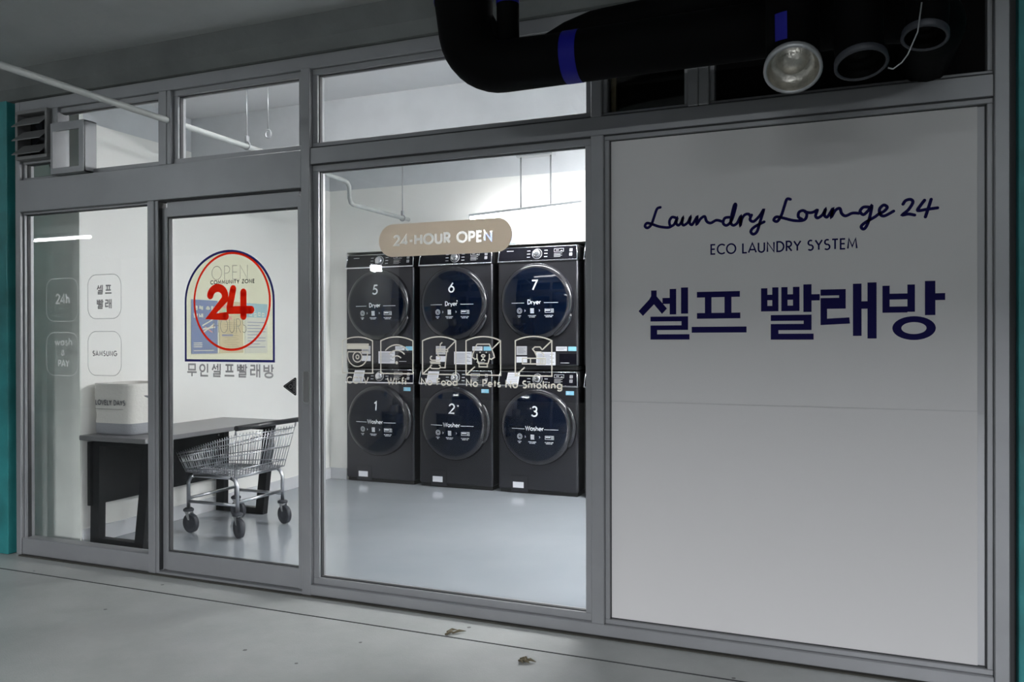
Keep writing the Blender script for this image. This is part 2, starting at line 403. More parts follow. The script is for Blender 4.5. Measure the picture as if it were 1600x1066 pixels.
struct('wall_right', MB().box(2.1,2.3,.06,3.1,0,2.86), 'wall', 'cream right wall of the shop')
mb = MB(); mb.box(-4.95,2.3,.02,1.2,2.858,2.95).box(-4.95,2.3,1.35,3.1,2.80,2.95)
struct('ceiling', mb, 'ceil', 'pale ceiling of the shop')
struct('trim_4', MB().box(-4.352,2.2,1.2,1.5,2.47,2.86), 'conc', 'grey concrete beam across the shop ceiling')
struct('baseboard_left', MB().box(-4.35,-4.338,.285,2.9,0,.1,.002), 'base', 'grey skirting on the left wall')
struct('baseboard_back', MB().box(-4.338,-4.168,2.888,2.9,0,.1,.002), 'base', 'grey skirting beside the machines')
# ---- passage outside
struct('pavement', MB().box(-13,6,-12,.06,-.1,-.002), 'pave', 'worn grey concrete floor of the passage')
mb = MB().box(-13,4,-.2455,-.2395,-.0025,.0002)
struct('trim_5', mb, 'alud', 'dark joint line in the passage floor')
struct('ceiling_passage', MB().box(-13,5,-8.6,-.08,2.84,2.95), 'oceil', 'dark grey ceiling of the passage')
mb = MB(); mb.prism([(-.08,2.95),(-.08,2.725),(-.025,2.678),(.02,2.678),(.02,2.95)], lambda u,v,d=0: Vector((-13+d,u,v)), 17)
struct('trim_6', mb, 'obeam', 'concrete beam above the shop front')
struct('pillar_left', MB().box(-6.2,-4.578,-.03,.05,0,2.84,.006), 'teal', 'teal painted pillar left of the shop front')
struct('pillar_right', MB().box(.568,2.2,-.03,.05,0,2.84,.006), 'teal', 'teal painted pillar right of the shop front')
struct('wall_opposite', MB().box(-13,-7.0,-8.6,-8.3,0,2.84), 'owall', 'pale wall across the passage')

struct('trim_55', MB().box(-4.5,.5,-.024,.0,-.003,.003), 'sill_shade', 'dark strip standing in for the shadow gap under the sill')  # dark colour laid in for the shadow gap below the frame
# ---- aluminium shop-front frame: each member one structure
nt_ = [6]
def member(label, *boxes, m='alu', bev=.003):
    nt_[0] += 1; mb = MB()
    for b in boxes: mb.box(*b, bev, 1)
    return struct('trim_%d' % nt_[0], mb, m, label)
member('left jamb of the shop front', (-4.549,-4.508,0,.09,0,2.676))
member('right jamb of the shop front', (.497,.545,-.012,.09,0,2.676))
member('dark gap beside the right jamb', (.545,.568,.02,.09,0,2.676), m='alud', bev=0)
member('door mullion of the shop front', (-2.497,-2.444,-.006,.09,0,2.615))
member('mullion between big window and white panel', (-1.001,-.944,-.006,.09,.054,2.136),(-1.001,-.953,-.004,.09,2.216,2.676))
member('top rail of the shop front', (-4.508,.497,0,.09,2.61,2.676))
member('deep header beam over the door', (-4.508,-2.497,-.004,.09,2.024,2.212))
member('header rail over the big window and panel', (-2.444,.497,0,.09,2.135,2.217))
member('bottom sill of the shop front', (-2.444,.497,-.006,.09,.004,.054))
member('transom post above the left window', (-3.426,-3.372,-.004,.09,2.212,2.61),(-3.372,-3.345,.0,.09,2.212,2.61))
member('double transom post above the white panel', (-.589,-.547,-.01,.09,2.217,2.61),(-.545,-.504,-.01,.09,2.217,2.61))
member('post between left window and door', (-3.510,-3.462,-.004,.03,0,2.024),(-3.466,-3.44,.004,.09,0,2.024))
member('dark seams of the header rail', (-2.44,.495,-.0025,.03,2.1325,2.1355),(-2.44,.495,-.0025,.03,2.2165,2.2195), m='alud', bev=0)
member('steel threshold track under the door', (-3.44,-2.497,.0,.09,0,.012), m='galv')

def window(n, x0,x1,z0,z1, label, bead=.03, gy=.045, m='gl', bd=.02):
    r = sroot('window_%d' % n, ((x0+x1)/2, gy, z0), label, 'window')
    a = MB()                                        # bead: four bars set back from the frame face
    a.box(x0,x1,bd,.08,z0,z0+bead,.002,1).box(x0,x1,bd,.08,z1-bead,z1,.002,1)
    a.box(x0,x0+bead,bd+.001,.08,z0+bead,z1-bead,.002,1).box(x1-bead,x1,bd+.001,.08,z0+bead,z1-bead,.002,1)
    a.build('bead', 'alu', r)
    g = MB(); i = bead-.004                          # dark gasket line around the pane
    for b in ((x0+i,x1-i,z0+i,z0+i+.008),(x0+i,x1-i,z1-i-.008,z1-i),(x0+i,x0+i+.008,z0+i,z1-i),(x1-i-.008,x1-i,z0+i,z1-i)):
        g.box(b[0],b[1],gy-.008,gy+.012,b[2],b[3])
    g.build('gasket', 'alud', r)
    MB().box(x0+i,x1-i,gy,gy+.006,z0+i,z1-i).build('pane', m, r)
    return r
w1 = window(1, -4.508,-3.51,0.0,2.024, 'tall fixed window left of the sliding door', bead=.012, gy=.045)
MB().box(-4.506,-3.512,.006,.085,.002,.098,.003,1).build('kick_rail', 'alu', w1)
window(2, -2.444,-1.001,.054,2.135, 'big shop window in front of the machines', bead=.032, gy=.045)
# white panel with a film seam
w3 = window(3, -.944,.497,.054,2.135, 'white filmed panel window with navy lettering', bead=.02, gy=.034, m='gl', bd=.012)
MB().box(-.927,.449,.029,.033,1.0035,2.115).build('film', 'panel', w3)
MB().box(-.927,.449,.0295,.033,.074,1.0025).build('film', 'panel', w3)
MB().box(-.927,.478,.036,.036+.02,.074,2.115).build('backing_board', 'paperg', w3)
window(4, -4.245,-3.426,2.212,2.61, 'leftmost small transom window', bead=.028)
window(5, -3.345,-2.497,2.212,2.61, 'transom window above the sliding door', bead=.03)
window(6, -2.444,-1.001,2.217,2.61, 'long transom window above the big window', bead=.028)
w7 = window(7, -.953,-.589,2.217,2.61, 'dark short transom beside the black duct', bead=.018)
MB().box(-.94,-.60,.08,.088,2.22,2.605).build('backing_board', 'bpanel', w7)
MB().box(-.925,-.905,.052,.07,2.235,2.6).build('inner_post', mat('brown_post', (.10,.08,.04), .6), w7)
w8 = window(8, -.504,.497,2.217,2.61, 'blacked out transom above the white panel', bead=.018)
MB().box(-.492,.483,.038,.044,2.23,2.598).build('backing_board', 'bpanel', w8)

# sliding door
d = sroot('door_1', (-2.97,.05,.01), 'sliding glass door with grey aluminium frame', 'door')
MB().box(-3.437,-3.400,.03,.07,.02,1.985,.002,1).build('stile', 'alu', d)
MB().box(-2.53,-2.499,.012,.07,.02,1.985,.002,1).build('stile', 'alu', d)
MB().box(-3.40,-2.53,.026,.07,1.935,2.02,.002,1).build('top_rail', 'alu', d)
MB().box(-3.40,-2.53,.022,.07,.02,.118,.002,1).build('bottom_rail', 'alu', d)
mb = MB()
for b in ((-3.404,-2.526,.114,.122),(-3.404,-2.526,1.928,1.937),(-3.402,-3.394,.12,1.93),(-2.536,-2.528,.12,1.93)):
    mb.box(b[0],b[1],.035,.06,b[2],b[3])
mb.box(-3.441,-3.437,.006,.06,.02,2.02); mb.box(-3.44,-2.5,.01,.06,2.016,2.024)
mb.build('gasket', 'alud', d)
MB().box(-3.402,-2.528,.046,.052,.116,1.936).build('pane', 'gl', d)
mb = MB(); mb.strokes([rrect(-2.484,-2.446,.955,1.112,.012)+[(-2.472,1.112)]], .004, PY(-.0085)); mb.build('handle_rim', 'chrome', d)
MB().prism(rrect(-2.482,-2.448,.957,1.11,.011)[:-1], PY(-.0078), .002).build('handle', 'tgrey', d)

# ================================================================== LAUNDRY MACHINES
MW, MH = .694, 1.010
def dome(u, v, e=.0012):                       # front of the convex door, local coords centred on the door
    r2 = (u*u+v*v)/(.272**2)
    return -.052 - .030*max(0, 1-r2) - e
def make_machine(kind, dz, label, x, num, group):
    r = thing(kind, (x, 2.86, dz), label, kind, group)
    o = Vector((x,2.86,dz)); hw = MW/2
    L = lambda u,v,w=0: o+Vector((u,w,v))
    def lb(mb, u0,u1,w0,w1,v0,v1, bev=0, seg=2): return mb.box(x+u0,x+u1,2.86+w0,2.86+w1,dz+v0,dz+v1,bev,seg)
    dry = kind == 'dryer'
    # body: rounded front shell
    lb(MB(), -hw,hw,0,.78,.03,.886,.022,3).build('body', 'body', r)
    lb(MB(), -hw+.012,hw-.012,.02,.74,0,.04).build('plinth', 'dark', r)
    lb(MB(), -hw,hw,.03,.78,.88,MH,.012,2).build('top_cover', 'dark', r)
    # sloped control panel
    mb = MB(); t = bmesh.new(); bmesh.ops.create_cube(t, size=1)
    for v in t.verts:
        top = v.co.z>0; fr = v.co.y<0
        v.co = L(v.co.x*2*(hw-.012 if top else hw-.004), .998 if top else .892, (.016 if top else -.004) if fr else .1)
    bmesh.ops.bevel(t, geom=t.edges[:], offset=.006, segments=2, affect='EDGES'); mb.add(t)
    cp = mb.build('control_panel', 'ctrl', r)
    def pf(u, v): return L(u, v, -.0050+.020*(v-.892)/.106 - .001)      # on the panel face
    mb = MB()
    lb(mb, -hw,hw,-.010,.03,.880,.893,.004,2)
    for s in (-1,1): mb.tube([L(s*(hw-.003),.888,-.006), L(s*(hw-.008),.96,.006), L(s*(hw-.014),1.0,.013)], .0042, 8)
    mb.tube([L(-hw+.014,1.0,.013), L(hw-.014,1.0,.013)], .003, 8)
    mb.build('chrome_trim', 'chrome', cp)
    nrm = Vector((0,-.106,.020)).normalized()
    mt = Matrix.Translation(pf(0,.943)) @ nrm.to_track_quat('Z','Y').to_matrix().to_4x4()
    MB().lathe([(0,.030),(.024,.030),(.030,.027),(.033,.0)], mt, 32).build('dial', 'chrome', cp)
    mb = MB(); mb.lathe([(.043,.0005),(.043,.003),(.039,.003),(.039,.0005)], mt, 32); mb.build('dial_ring', 'paperg', cp)
    # print on panel: programme marks, display frame, tiny lines
    mb = MB()
    for s in (-1,1):
        for k in range(3): mb.strokes([[(s*.075-.014,.918+k*.026),(s*.075+.014,.918+k*.026)]], .006, pf)
    mb.strokes([rb(.145,.225,.955,.98)], .003, pf)
    mb.strokes([[(.16,.968),(.185,.968)],[(.20,.963),(.215,.963)]], .005, pf)
    for k in range(4): mb.strokes([[(.145,.942-k*.009),(.215-(k%2)*.014,.942-k*.009)]], .003, pf)
    for k in (.955,.92): mb.strokes([rb(.278,.298,k,k+.02)], .004, pf)
    mb.strokes([[(.28,.965),(.296,.965)],[(.28,.93),(.296,.93)]], .005, pf)
    if dry: mb.strokes([[(-.27,.975),(-.21,.975)]], .005, pf)
    mb.build('print', 'paperg', cp)
    # round door: ring + convex glass + handle
    dc = .553; Rr = .312
    mt = Matrix.Translation(L(0,dc,0)) @ Matrix.Rotation(R(90),4,'X')     # local +z -> -y
    dr = MB().lathe([(Rr+.004,-.004),(Rr+.004,.006),(Rr,.026),(Rr-.010,.040),(Rr-.026,.049),(.272,.052)], mt, 64).build('door', 'ring', r)
    prof = [(.272*k/12, .052+.030*(1-(k/12)**2)) for k in range(12,-1,-1)]
    MB().lathe(prof, mt, 64).build('door_glass', 'dglass', dr)
    a0, a1 = (-62,-18) if dry else (-30,34)
    mb = MB(); pts = []
    n = 14
    for k in range(n+1):
        a = R(a0+(a1-a0)*k/n); pts.append((.316*cos(a), dc+.316*sin(a)))
    mb.tube([L(u,v,-.026) for u,v in pts], [.004]+[.016+.012*sin(pi*k/n) for k in range(1,n)]+[.004], 12)
    mb.build('door_handle', 'ring', dr)
    if num:
        def pd(u, v): return L(u, v, dome(u, v-dc))
        mb = MB(); text(mb, num, .005, .640, .088, .0125, pd)
        text(mb, 'Dryer' if dry else 'Washer', .005, .528, .040, .0068, pd, tr=.004, sx=.88)
        for s in (-1,1):
            mb.strokes([[(s*(.2-.115*k/5)+.003,.541) for k in range(6)]], .004, pd)
        # three pictograms and their tiny captions
        mb.strokes([E(-.125,.478,.021,.021,0,360,20), E(-.125,.478,.011,.011,0,360,12)], .0035, pd)
        for k in range(4): mb.strokes([[(-.013-.016,.461+k*.0105),(-.013+.016,.461+k*.0105)]], .0075, pd)
        mb.strokes([rb(.095,.165,.463,.490)], .003, pd); mb.strokes([[(.099,.480),(.139,.480)]], .009, pd)
        mb.strokes([E(.152,.477,.006,.008,0,360,10)], .003, pd)
        for u in (-.08,.045): mb.strokes([[(u,.486),(u+.008,.478),(u,.470)]], .003, pd)
        for u,w_ in ((-.125,.042),(-.013,.072),(.13,.078)):
            for j in range(int(w_/.009)):
                for q,z in ((0,.438),(1,.427)):
                    ww = .0065 if (j*7+q*3+int(u*100))%4 else .004
                    if q and (j==0 or j==int(w_/.009)-1): continue
                    uu = u-w_/2+j*.009; mb.strokes([[(uu,z),(uu+ww,z)]], .0065, pd)
        mb.build('print', 'ink', dr)
    def label(nm, m, u0,u1,v0,v1, w=-.0015):
        return lb(MB(), u0,u1,w,w+.0012,v0,v1).build(nm, m, r)
    def lines(par, m, u0,u1,v0,v1,n):
        mb = MB()
        for k in range(n):
            v = v0+(v1-v0)*(k+.5)/n; mb.strokes([[(u0,v),(u0+(u1-u0)*(.75+.25*((k*5)%3)/2),v)]], (v1-v0)/n*.35, lambda a,b: L(a,b,-.0022))
        mb.build('print', m, par)
    if dry:
        q = label('paper_label','paperg',-.182,-.09,.118,.190); lines(q,'print_',-.170,-.10,.13,.18,5)
        q = label('paper_label','paper',-.182,-.088,.056,.104)
        q = label('notice_paper','paper',-.008,.158,.036,.143); lines(q,'print_',.004,.146,.045,.132,8)
        q = label('paper_label','paper',.163,.256,.152,.187); lines(q,'print_',.17,.25,.16,.18,2)
        label('cyan_label','cyan',.266,.334,.152,.187)
        q = label('display','ctrl',.19,.335,.045,.13); lines(q,'paperg',.20,.30,.05,.062,1)
    else:
        mb = MB(); mb.face([pf(-.277,.895), pf(-.165,.895), pf(-.155,.992), pf(-.262,.992)])
        q = mb.build('notice_paper','paper',r)
        q.location.y -= .002
        mb = MB()
        for k in range(6): mb.strokes([[(-.262+k*.001,.905+k*.014),(-.175+k*.001,.905+k*.014)]], .0025, lambda a,b: pf(a,b)+Vector((0,-.003,0)))
        mb.build('print','print_',q)
        q = label('cyan_label','cyan',.245,.313,.818,.850); lines(q,'paper',.252,.28,.824,.846,3)
        q = lb(MB(), -.229,-.083,-.002,.01,.012,.145,.002,1).build('service_cover','body',r)
        mb = MB(); mb.strokes([rb(-.230,-.082,.012,.146)], .003, lambda a,b: L(a,b,-.0022)); mb.build('seam','dark',q)
        q = lb(MB(), -.215,-.12,-.0035,-.0025,.045,.093).build('paper_label','paper',r)
    return r
for i, xc in enumerate((-3.805,-3.06,-2.315,-1.572)):
    n = str(i+1) if i<3 else ''; m = str(i+5) if i<3 else ''
    lw = ['black washer numbered 1, lower left of the bank beside the wall', 'black washer numbered 2 standing under dryer 6',
          'black washer numbered 3 standing under dryer 7', 'black washer half hidden by the mullion, right of washer 3'][i]
    ld = ['black dryer numbered 5, stacked upper left in the bank', 'black dryer numbered 6 stacked on washer 2 under the open sign',
          'black dryer numbered 7 with bright navy door stacked on washer 3', 'black dryer half hidden by the mullion, right of dryer 7'][i]
    make_machine('washer', 0, lw, xc, n, 'bank of washers')
    make_machine('dryer', 1.02, ld, xc, m, 'dryers stacked on the washers')

# ================================================================== LAMPS
def pendant(x0,x1,y,z0,z1, label, cx=None, zc=2.80, m='lamph'):
    cx = (x0+x1)/2 if cx is None else cx
    r = thing('pendant_tube_lamp', (cx,y,zc), label, 'lamp', 'tube lamps hung in the shop')
    ang = math.atan2(z1-z0, x1-x0); ln = math.hypot(x1-x0,z1-z0)
    mt = Matrix.Translation(((x0+x1)/2,y,(z0+z1)/2)) @ Matrix.Rotation(-ang,4,'Y')
    t = MB().box(-ln/2,ln/2,-.03,.03,.012,.034,.004,1); mb = MB(); mb.add(t.b, mt); mb.build('housing','lampw',r)
    t = MB().box(-ln/2+.005,ln/2-.005,-.026,.026,-.014,.012,.008,2); mb = MB(); mb.add(t.b, mt); mb.build('diffuser',m,r)
    for s in (-.125,.125):
        zt = (z0+z1)/2 + s*math.tan(ang) + .03 + (cx-(x0+x1)/2)*math.tan(ang)
        MB().tube([(cx+s,y,zt),(cx+s,y,zc-.09)], .0065, 8).build('hanging_rod','galv',r)
    mb = MB(); out = [(-.15,-.058),(.15,-.058),(.15,-.035),(.11,.04),(-.11,.04),(-.15,-.035)]
    mb.prism(out, lambda u,v,dd=0: Vector((cx+u, y-.04+dd, zc-.04-.0005+v)), .08); mb.build('ceiling_mount','galv',r)
    return r
pendant(-2.80,-1.85,2.62,2.245,2.295, 'lit tube lamp hung on two rods above the dryers', cx=-2.235, m='lamp')
pendant(-1.38,-.26,2.2,2.27,2.27, 'lit tube lamp hung in the middle, just behind the mullion')
pendant(.15,1.35,2.05,2.27,2.27, 'lit tube lamp hung in the hidden right half of the shop')
def fill_tube(x0,x1,y,z,label):  # added tubes kept out of view, brighten the beam face and walls
    r = thing('ceiling_tube_lamp', ((x0+x1)/2,y,z), label, 'lamp', 'added tube lamps hidden on the shop ceiling')
    MB().box(x0,x1,y-.04,y+.04,z-.03,z-.0005,.004,1).build('housing','lampw',r)
    MB().box(x0+.01,x1-.01,y-.022,y+.022,z-.055,z-.03,.006,1).build('diffuser','lampc',r)
fill_tube(-3.35,-2.15,.30,2.858,'added tube lamp hidden on the shop ceiling above the door')
fill_tube(-1.75,-.55,.30,2.858,'added tube lamp hidden on the shop ceiling above the big window')
# passage tubes
def ptube(x0,x1,y,label):
    r = thing('ceiling_tube_lamp', ((x0+x1)/2,y,2.84), label, 'lamp', 'tube lamps on the passage ceiling')
    MB().box(x0,x1,y-.05,y+.05,2.79,2.839,.006,1).build('housing','lampw',r)
    MB().tube([(x0+.02,y,2.765),(x1-.02,y,2.765)], .022, 12).build('tube','olamp',r)
ptube(-11.4,-10.1,-5.15, 'long white tube lamp far left on the passage ceiling')
fl = thing('flood_lamp', (-7.02,-7.92,2.84), 'small square lit flood lamp hung beside the pale opposite wall', 'lamp')
MB().box(-7.11,-6.94,-8.0,-7.84,2.47,2.50,.004,1).tube([(-7.02,-7.92,2.49),(-7.02,-7.92,2.838)],.012,8).build('housing','lampw',fl)
MB().box(-7.10,-6.95,-7.99,-7.85,2.37,2.47,.01,1).build('diffuser','olamp',fl)
ptube(-6.4,-5.4,-3.3, 'added unseen tube lamp on the passage ceiling beside the left pillar')  # added out of view to brighten the left of the shop front
ptube(-1.4,.2,-6.0, 'added unseen tube lamp behind the camera, nearest the middle')  # this and the next are added, for ambient light on the front
ptube(1.4,2.8,-6.0, 'added unseen tube lamp behind the camera on the right')

# ================================================================== TABLE, BASKET, CART
t = thing('folding_table', (-4.07,.88,0), 'long black folding table with modesty panel along the left wall', 'table')
MB().box(-4.335,-3.80,.25,1.50,.655,.685,.004,1).build('tabletop','ttop',t)
MB().box(-4.325,-4.305,.30,1.48,.245,.64,.002,1).build('modesty_panel','tblk',t)
for y in (.35,1.42):
    for z in (.33,.56): MB().tube([(-4.304,y,z),(-4.297,y,z)], .010, 10).build('bolt','galv',t)
for y in (.35,1.44):
    mb = MB(); q = .028
    def leg(xt,xb,w=.07):
        tq = bmesh.new(); bmesh.ops.create_cube(tq, size=1)
        for v in tq.verts:
            zz = .65 if v.co.z>0 else .0; cx_ = xt if v.co.z>0 else xb
            v.co = Vector((cx_+v.co.x*w, y+v.co.y*.05, zz))
        mb.add(tq)
    leg(-4.285,-4.295); leg(-3.855,-3.935)
    mb.box(-4.31,-3.91,y-.025,y+.025,0,.045,.002,1).box(-4.31,-3.83,y-.02,y+.02,.615,.654)
    mb.build('leg_frame','tblk',t)

# fabric basket
b = thing('fabric_basket', (-4.178,.505,.685), 'white canvas laundry basket with grey base standing on the table', 'basket')
def loop(z, sx, sy, cx=-4.165, cy=.505, n=56, p=6.5, wob=0):
    o = []
    for k in range(n):
        a = 2*pi*k/n; c, s = cos(a), sin(a)
        rr = 1/((abs(c)**p+abs(s)**p)**(1/p))
        w_ = 1+wob*sin(3*a+z*30)
        o.append(Vector((cx+sx*rr*c*w_, cy+sy*rr*s*w_, z)))
    return o
def skin(loops, cap0=False):
    mb = MB(); rs = [[mb.b.verts.new(p) for p in l] for l in loops]
    for A,B in zip(rs, rs[1:]):
        n = len(A)
        for k in range(n): mb.b.faces.new((A[k],A[(k+1)%n],B[(k+1)%n],B[k])).smooth = True
    if cap0: mb.b.faces.new(rs[0][::-1])
    return mb
skin([loop(.6855,0.156,.160,wob=.004),loop(.70,0.161,.168,wob=.006),loop(.757,0.163,.172,wob=.006)], True).build('base_band','canvasg',b)
skin([loop(.755,0.162,.171,wob=.006),loop(.80,0.160,.170,wob=.018),loop(.86,0.163,.172,wob=.014),loop(.93,0.166,.174,wob=.016),
      loop(.985,0.168,.174,wob=.014),loop(1.0,0.168,.174,wob=.014),loop(1.0,0.163,.169,wob=.014),loop(.95,0.160,.167,wob=.014),loop(.76,0.155,.164)]).build('body','canvas',b)
mb = MB()
def pb(u,v): return Vector((u, .505-.181, v))
text(mb, 'LOVELY DAYS', -4.158, .868, .034, .0065, pb, tr=.006, sx=.80)
mb.strokes([[(-4.285,.845),(-4.05,.845)]], .002, pb)
mb.build('lettering','cink',b)
mb = MB(); mb.tube([(-4.022,.42,.955),(-4.005,.43,.925),(-3.998,.48,.912),(-4.005,.53,.925),(-4.022,.54,.955)], .008, 8); mb.build('rope_handle','cink',b)

# wire laundry cart
c = thing('laundry_cart', (-3.80,1.03,0), 'wire laundry cart on four casters beside the table', 'cart')
FX, BX, NY, FY = -4.0, -3.595, .80, 1.25          # front (left) / rear (right), near / far
wheels = [(FX,NY,174),(BX,NY,153),(BX,FY,163),(FX,FY,176)]
for x,y,a in wheels:
    l = MB(); l.tube([(x,y,.155),(x,y,.33),(x+(.02 if x==FX else -.02),y,.365),(x+(.05 if x==FX else -.05),y,.378)], .0125, 10)
    lg = l.build('leg','wire',c)
    MB().lathe([(0,.012),(.022,.012),(.034,.004),(.034,-.008),(0,-.012)], Matrix.Translation((x,y,.150)), 20).build('bumper','rub',lg)
    dx, dy = cos(R(a)), sin(R(a)); ex, ey = -dy, dx          # roll direction / axle direction
    wx, wy = x-dx*.022, y-dy*.022
    f = MB()
    for s in (-1,1):
        f.face([(x+ex*s*.02+dx*.018,y+ey*s*.02+dy*.018,.14),(x+ex*s*.02-dx*.02,y+ey*s*.02-dy*.02,.14),(wx+ex*s*.02-dx*.008,wy+ey*s*.02-dy*.008,.085),(wx+ex*s*.02+dx*.008,wy+ey*s*.02+dy*.008,.085)])
    f.box(x-.02,x+.02,y-.02,y+.02,.134,.142)
    f.build('caster_fork','galv',lg)
    mt = Matrix.Translation((wx,wy,.0635)) @ Vector((ex,ey,0)).to_track_quat('Z','Y').to_matrix().to_4x4()
    w = MB(); w.lathe([(0,.012),(.02,.014),(.03,.009),(.05,.010),(.056,.017),(.0615,.014),(.0632,0),(.0615,-.014),(.056,-.017),(.05,-.010),(.03,-.009),(.02,-.014),(0,-.012)], mt, 32)
    w.build('caster_wheel','rub',lg)
for y in (NY,FY): MB().tube([(FX,y,.205),(BX,y,.205)], .010, 10).build('lower_rail','wire',c)
for x in (FX,BX): MB().tube([(x,NY,.225),(x,FY,.225)], .010, 10).build('lower_rail','wire',c)
for y in (NY,FY): MB().tube([(FX+.05,y,.378),(BX-.05,y,.378)], .0115, 10).build('upper_rail','wire',c)
for x in (FX+.05,BX-.03): MB().tube([(x,NY,.38),(x,FY,.38)], .010, 10).build('upper_rail','wire',c)
# basket: bottom and top outlines taper towards the front
bot = [(-4.05,.83,.392),(-3.60,.775,.392),(-3.60,1.275,.392),(-4.05,1.215,.392)]
top = [(-4.10,.80,.515),(-3.545,.735,.668),(-3.545,1.325,.668),(-4.10,1.25,.515)]
def lp(a,b_,t_): return Vector(a).lerp(Vector(b_),t_)
mb = MB(); W1, W2 = .0025, .0036
for i,nv in ((0,26),(1,19),(2,26),(3,17)):
    j = (i+1)%4
    for k in range(nv+1):
        p0, p1 = lp(bot[i],bot[j],k/nv), lp(top[i],top[j],k/nv)
        p1 = p1 + (p1-p0).normalized()*.006
        mb.tube([p0,p1], W1, 5)
    for tt,w_ in ((0,W2),(.16,W2),(.5,W2),(.82,W2),(.96,W2)):
        mb.tube([lp(bot[i],top[i],tt),lp(bot[j],top[j],tt)], w_, 6)
for k in range(1,13): mb.tube([lp(bot[0],bot[1],k/13),lp(bot[3],bot[2],k/13)], W1, 5)
for k in range(1,6): mb.tube([lp(bot[0],bot[3],k/6),lp(bot[1],bot[2],k/6)], W1, 5)
mb.build('wire_basket','wire',c)
MB().tube([(-3.545,.725,.668),(-3.52,.70,.70),(-3.50,.69,.715)], .006, 8).build('handle_bracket','wire',c)
MB().tube([(-3.545,1.325,.668),(-3.52,1.30,.70),(-3.50,1.29,.715)], .006, 8).build('handle_bracket','wire',c)
mb = MB(); mb.tube([(-3.50,.68,.715),(-3.50,1.30,.715)], .017, 16); mb.build('handle','hand',c)

# ================================================================== PIPE THROUGH THE FRONT
p = thing('conduit_pipe', (-3.36,0,2.45), 'thin grey pipe running along the ceiling through the shop front', 'pipe')
pts = [(-3.395,-3.0,2.475),(-3.38,-1.0,2.462),(-3.36,1.0,2.44),(-3.36,1.66,2.423),(-3.36,1.70,2.415),(-3.36,1.72,2.39),(-3.36,1.725,2.31),(-3.36,1.745,2.275),(-3.36,1.78,2.266),(-3.36,2.60,2.266)]
MB().tube(pts, .0165, 14).build('pipe_run','pipe',p)
for y,z,zt in ((.62,2.448,2.856),(2.5,2.266,2.798)):
    h = MB(); h.tube([(-3.36,y,z+.05),(-3.36,y,zt)], .005, 8)
    h.tube([(-3.36+.024*cos(a_),y,z+.024*sin(a_)) for a_ in [2*pi*k/20 for k in range(20)]], .005, 6, closed=True)
    h.box(-3.37,-3.35,y-.012,y+.012,z+.022,z+.06,.002,1)
    h.build('hanger','galv',p)
h = thing('pipe_clamp', (-3.2,.62,2.856), 'small pipe clamp on a short rod right of the pipe hanger', 'clamp')
mb = MB(); mb.tube([(-3.2,.62,2.53),(-3.2,.62,2.857)], .004, 6); mb.build('rod','galv',h)
mb = MB(); mb.tube([(-3.2+.02*cos(a_),.62,2.505+.024*sin(a_)) for a_ in [2*pi*k/16 for k in range(16)]], .006, 6, closed=True); mb.build('ring','galv',h)

# ================================================================== VENTS TOP LEFT
v = thing('louvre_vent', (-4.38,0,2.33), 'dark louvred exhaust vent with three tilted slats at top left', 'vent')
mb = MB()
for b_ in ((-4.505,-4.245,2.325,2.345),(-4.505,-4.245,2.59,2.61),(-4.505,-4.487,2.345,2.59),(-4.263,-4.245,2.345,2.59)):
    mb.box(b_[0],b_[1],-.03,.07,b_[2],b_[3],.002,1)
mb.build('vent_frame','tgrey',v)
MB().box(-4.487,-4.263,.055,.068,2.345,2.59).build('cavity','dark',v)
for k in range(3):
    z = 2.575-k*.082; mb = MB(); tq = bmesh.new(); bmesh.ops.create_cube(tq, size=1)
    for q in tq.verts:
        fr = q.co.y<0; q.co = Vector((-4.378+q.co.x*(.232 if fr else .222), -.062 if fr else .005, (z-.062 if fr else z)+q.co.z*.005))
    mb.add(tq); mb.build('slat','tgrey',v)
mb = MB()
for k in range(4):
    a_ = R(20+90*k); mb.face([(-4.375+.01*cos(a_),.05,2.465+.01*sin(a_)),(-4.375+.09*cos(a_-.3),.048,2.465+.09*sin(a_-.3)),(-4.375+.09*cos(a_+.3),.036,2.465+.09*sin(a_+.3))])
mb.lathe([(0,-.02),(.02,-.018),(.025,0)], Matrix.Translation((-4.375,.05,2.465)) @ Matrix.Rotation(R(-90),4,'X'), 16)
mb.build('fan_blade','rub',v)
window(9, -4.508,-4.245,2.212,2.325, 'narrow glazed strip under the louvred vent', bead=.016)
member('short post beside the louvred vent', (-4.245,-4.195,0,.08,2.212,2.61))
cb = MB(); cb.tube([(-4.44,.12,2.40),(-4.41,.13,2.30),(-4.36,.15,2.25),(-4.28,.18,2.235),(-4.2,.2,2.22)], .006, 8)
tag(cb.build('cable','alud'), 'dark cable curling behind the glass strip under the louvred vent', 'cable')
q = thing('square_hood', (-4.06,0,2.21), 'open grey metal box frame on the leftmost transom window', 'hood')
mb = MB()
for b_ in ((-4.195,-3.935,2.215,2.248),(-4.195,-3.935,2.458,2.505),(-4.195,-4.178,2.248,2.458),(-3.972,-3.935,2.248,2.458)):
    mb.box(b_[0],b_[1],-.045,-.035,b_[2],b_[3])
mb.box(-4.195,-4.185,-.04,.04,2.215,2.505).box(-3.945,-3.935,-.04,.04,2.215,2.505).box(-4.195,-3.935,-.04,.04,2.215,2.223).box(-4.195,-3.935,-.04,.04,2.497,2.505)
mb.build('box_frame','alu',q)
MB().box(-4.055,-4.035,.03,.04,2.22,2.50).build('divider','alu',q)

